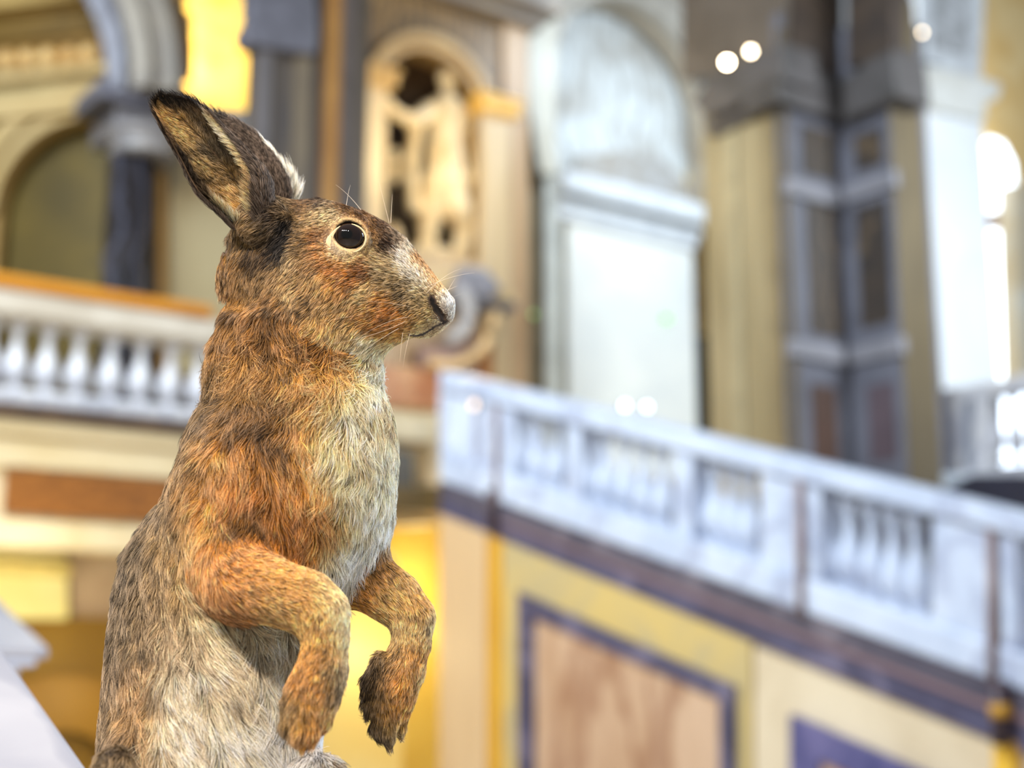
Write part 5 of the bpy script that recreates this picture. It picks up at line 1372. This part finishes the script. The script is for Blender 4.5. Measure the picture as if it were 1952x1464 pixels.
def build_landing_left_of_stair():
    """pieces between the hare's chest and the top of the stair balustrade"""
    P = Plane((0, 11.05, 0), AX)
    cr = MATS['cream_stone']
    t = thing('pedestal', 'cream stepped pedestal block between the hare\'s chest and the stair balustrade', 'pedestal', P.pt(780, 900))
    MB().px(P, [(690, 1000), (690, 776), (838, 790), (838, 1000)], .5, .1).build('core', cr, t)
    MB().px(P, [(690, 830), (690, 782), (838, 800), (838, 846)], .3, -.1).build('ledge', stone('cream_ledge', (232, 212, 172)), t, bevel=.02)
    MB().px(P, [(690, 960), (690, 850), (790, 862), (792, 930), (772, 950)], .2, -.08).build('dark_bracket', stone('slate_bracket', (110, 104, 92), (86, 80, 70), 3), t, bevel=.02)
    MB().px(P, [(690, 975), (690, 930), (840, 925), (842, 978)], .3, -.14).build('moulding', stone('dark_gold_moulding', (120, 96, 52), (96, 78, 44), 2), t, bevel=.02)
    # lower hall: warm arch openings beneath the balcony
    PY = Plane((0, 13.0, 0), AX)
    ye = stone('yellow_lower_wall', (240, 206, 96), (226, 184, 70), 1)
    MB().px(PY, [(-700, 3000), (-700, 900), (1000, 900), (1000, 3000)], .3).build('wall_lower', ye, kind='structure')
    PYs = Plane((0, 12.0, 0), AX)
    b = MB().px(PYs, [(560, 2200), (560, 985), (640, 990), (700, 1010), (752, 1060), (770, 1120), (760, 2200)], .3)
    b.build('wall_lower_arch', stone('pale_yellow_reveal', (250, 232, 168), (244, 220, 140), 1), kind='structure')
    # bright plaster box and ochre vault at the left
    k = thing('lit_block', 'pale yellow lit block of masonry under the balcony at the left edge', 'masonry', PYs.pt(60, 1170))
    MB().px(PYs, [(-100, 1180), (-100, 1034), (128, 1058), (132, 1180)], .8, -.4).build('face', stone('pale_lemon', (250, 240, 176), (240, 224, 140), 1), k, bevel=.02)
    MB().px(PYs, [(-100, 1088), (-100, 1060), (138, 1076), (138, 1100)], .3, -.5).build('moulding', stone('lemon_moulding', (236, 214, 130)), k, bevel=.02)
    p = MB().px(PYs, [(134, 1190), (134, 1030), (360, 1060), (360, 1190)], .3, -.1).build('wall_pinkish', stone('pink_beige', (214, 190, 160), (196, 168, 136), 3), kind='structure')
    v = thing('vault', 'dark golden vaulted ceiling under the balcony, behind the white stone rail', 'vault', PYs.pt(120, 1400))
    MB().px(PYs, [(-900, 2100), (-900, 1172), (60, 1174), (400, 1182), (400, 1900)], .4, -.2).build('vault_face', stone('golden_ochre', (152, 114, 22), (134, 98, 16), 1), v)
    ca, zs = PYs.sz(80, 1520); rr = ca - PYs.sz(-160, 1520)[0]
    MB().ring(PYs, ca, zs, rr * .55, rr, .1, -.36, 0, 180).build('vault_rib', stone('deep_ochre', (150, 106, 10), (136, 94, 8), 1), v)
    point_light('lower_lamp', PYs.pt(55, 1150, -1.6), 34, (1, .86, .5), .2)
    point_light('lower_lamp', PYs.pt(740, 1240, -.5), 18, (1, .84, .46), .2)
    point_light('lower_lamp', PYs.pt(830, 1150, .35), 44, (1, .86, .5), .2)
    point_light('lower_lamp', PYs.pt(250, 1330, -1.2), 12, (1, .84, .46), .2)
    # spot lamps standing on the cornices
    PC = Plane((10.0, 0, 0), -AY); PW_ = Plane((0, 9.9, 0), AX)
    for (px, py, pl, off, r, lab, s) in ((1386, 119, PC, -.12, .046, 'largest glowing round spotlight on the dark pier cornice', 60), (1431, 98, PC, -.12, .040, 'smaller spotlight just right of the largest one on the dark pier', 30), (1757, 62, PW_, -.15, .034, 'dim spotlight by itself at the top of the white right pier', 14)):
        c = pl.pt(px, py, off)
        l = thing('spotlight', lab, 'lamp', c)
        dr = (CAM - c).normalized()
        MB().tube([c, c + dr * .02], r * .7, 16).build('lens', glow('lamp_glow_%d' % s, (255, 232, 196), s), l)
        MB().tube([c - dr * .12, c - dr * .001], [r * .6, r * .8], 16).build('housing', stone('lamp_black', (30, 30, 32)), l, smooth=True)
        MB().tube([c - dr * .06, c - dr * .06 - UP * .30], .012, 8).build('bracket', MATS['lamp_black'], l, smooth=True)
    PP = Plane((0, 13.9, 0), AX)
    for (px, py, pl, off, lab, rgb, s, nm) in ((1270, 606, PP, -.035, 'small green glowing lamp on the front of the wide white pier', (50, 255, 30), 11, 'signal_lamp'),
                                  (1190, 774, PP, -.035, 'small white lamp above the stair rail, left one of a pair', (226, 246, 255), 7, 'wall_light'), (1232, 776, PP, -.035, 'small white lamp above the stair rail, right one of a pair', (226, 246, 255), 6, 'wall_light'),
                                  (906, 772, PS, .01, 'faint peach glow on the first post of the stair balustrade', (255, 220, 190), 2.2, 'wall_light'), (1016, 600, PP, .065, 'faint green lamp beside the tan strip right of the niche', (170, 210, 130), .9, 'signal_lamp')):  # peach disc is an added emitter for a warm glow on the post
        c = pl.pt(px, py, off)
        l = thing(nm, lab, 'lamp', c)
        MB().tube([c - pl.n * .02, c - pl.n * .005], .034, 14).build('lens', glow('small_glow_%d' % px, rgb, s), l)
        MB().tube([c - pl.n * .005, c + pl.n * .035], .04, 14).build('housing', MATS['lamp_black'], l)

def build_near_stone():
    """white marble rail and pedestal the hare stands on"""
    wm = stone('near_marble', (160, 159, 162), (142, 142, 148), 5, rough=.45, vein=(120, 122, 132))
    base = Vector(hw(hp(400, 1735, 0)))
    t = thing('pedestal', 'white marble pedestal under the hare, at the foot of the near stone rail', 'pedestal', (base.x, base.y, 0))
    z = base.z
    c = base + RIGHT * -.01
    def blk(hw_, hd, z0, z1, nm, bev=.008):
        o = MB()
        q = [c - RIGHT * hw_ - FWD * hd, c + RIGHT * hw_ - FWD * hd, c + RIGHT * hw_ + FWD * hd, c - RIGHT * hw_ + FWD * hd]
        q = [Vector((p.x, p.y, z0)) for p in q]
        o.prism(q, UP * (z1 - z0)); o.build(nm, wm, t, bevel=bev)
    blk(.13, .11, z - .05, z - .0005, 'cap'); blk(.11, .09, .10, z - .05, 'shaft'); blk(.14, .12, 0, .10, 'foot')
    # rail rising away to the left behind the hare
    p1 = at(172, 1464, .86)
    d = (AY + UP * .41)
    r = ray(0, 1224)
    # point on the line p1 + t d seen at column px = 0
    M = np.array([[d.dot(RIGHT), -r.dot(RIGHT)], [d.dot(FWD), -r.dot(FWD)]])
    rhs = np.array([(CAM - p1).dot(RIGHT), (CAM - p1).dot(FWD)])
    tt, ss = np.linalg.solve(M, rhs)
    p2 = CAM + r * float(ss)
    dd = (p2 - p1)
    a = p1 - dd * .12; b = p1 + dd * 2.6
    left = (-AX) * .42
    dn = Vector((0, 0, -.07))
    t = thing('stone_rail', 'nearest white marble rail surface sloping up at the lower left corner', 'handrail', a + left)
    MB().prism([a, a + left, a + left + dn, a + dn], b - a).build('slab', wm, t, bevel=.006)
    dn2 = Vector((0, 0, -.9))
    i1 = left * .12 + dn; i2 = left * .88 + dn
    MB().prism([a + i1, a + i2, a + i2 + dn2, a + i1 + dn2], b - a).build('parapet', wm, t)
    # second moulded rail further off: end at (90,1245)
    q1 = at(94, 1234, 2.6)
    sl = .30
    d2 = (AY + UP * sl).normalized()
    t = thing('stone_rail', 'farther moulded white stone rail end above the near rail at the left edge', 'handrail', q1)
    def pc(w, hh, off, up, nm, m=wm):
        s0 = q1 + (-AX) * off + UP * up
        MB().prism([s0, s0 + (-AX) * w, s0 + (-AX) * w - UP * hh, s0 - UP * hh], d2 * 1.6).build(nm, m, t, bevel=.006)
    pc(.40, .022, .0, 0, 'slab'); pc(.36, .014, .02, -.022, 'moulding', stone('grey_fillet', (176, 180, 192))); pc(.30, .020, .05, -.036, 'bed_moulding')
    pc(.22, .9, .09, -.056, 'parapet')

def build_hall():
    MB().prism([(-9, 16.6, 0), (18, 16.6, 0), (18, 16.6, 11), (-9, 16.6, 11)], Vector((0, .2, 0))).build('wall_back', stone('far_plaster', (150, 132, 104), (130, 112, 86), .8), kind='structure')
    MB().prism([(-9, 4, 0), (-9, 16.6, 0), (-9, 16.6, 11), (-9, 4, 11)], Vector((-.2, 0, 0))).build('wall_side', MATS['far_plaster'], kind='structure')
    fl = stone('floor_stone', (186, 176, 160), (164, 154, 140), .6)
    MB().prism([(-6, -3, 0), (18, -3, 0), (18, 18, 0), (-6, 18, 0)], Vector((0, 0, -.2))).build('floor', fl, kind='structure')

# ================================================================== BUILD
build_hall()
build_left_balcony()
build_left_bay()
build_dark_pilasters()
build_niche()
build_white_arch()
build_dark_pier()
build_white_pillar()
build_right_landing()
build_stair()
build_landing_left_of_stair()
build_near_stone()
build_hare(HARE_DENSITY)
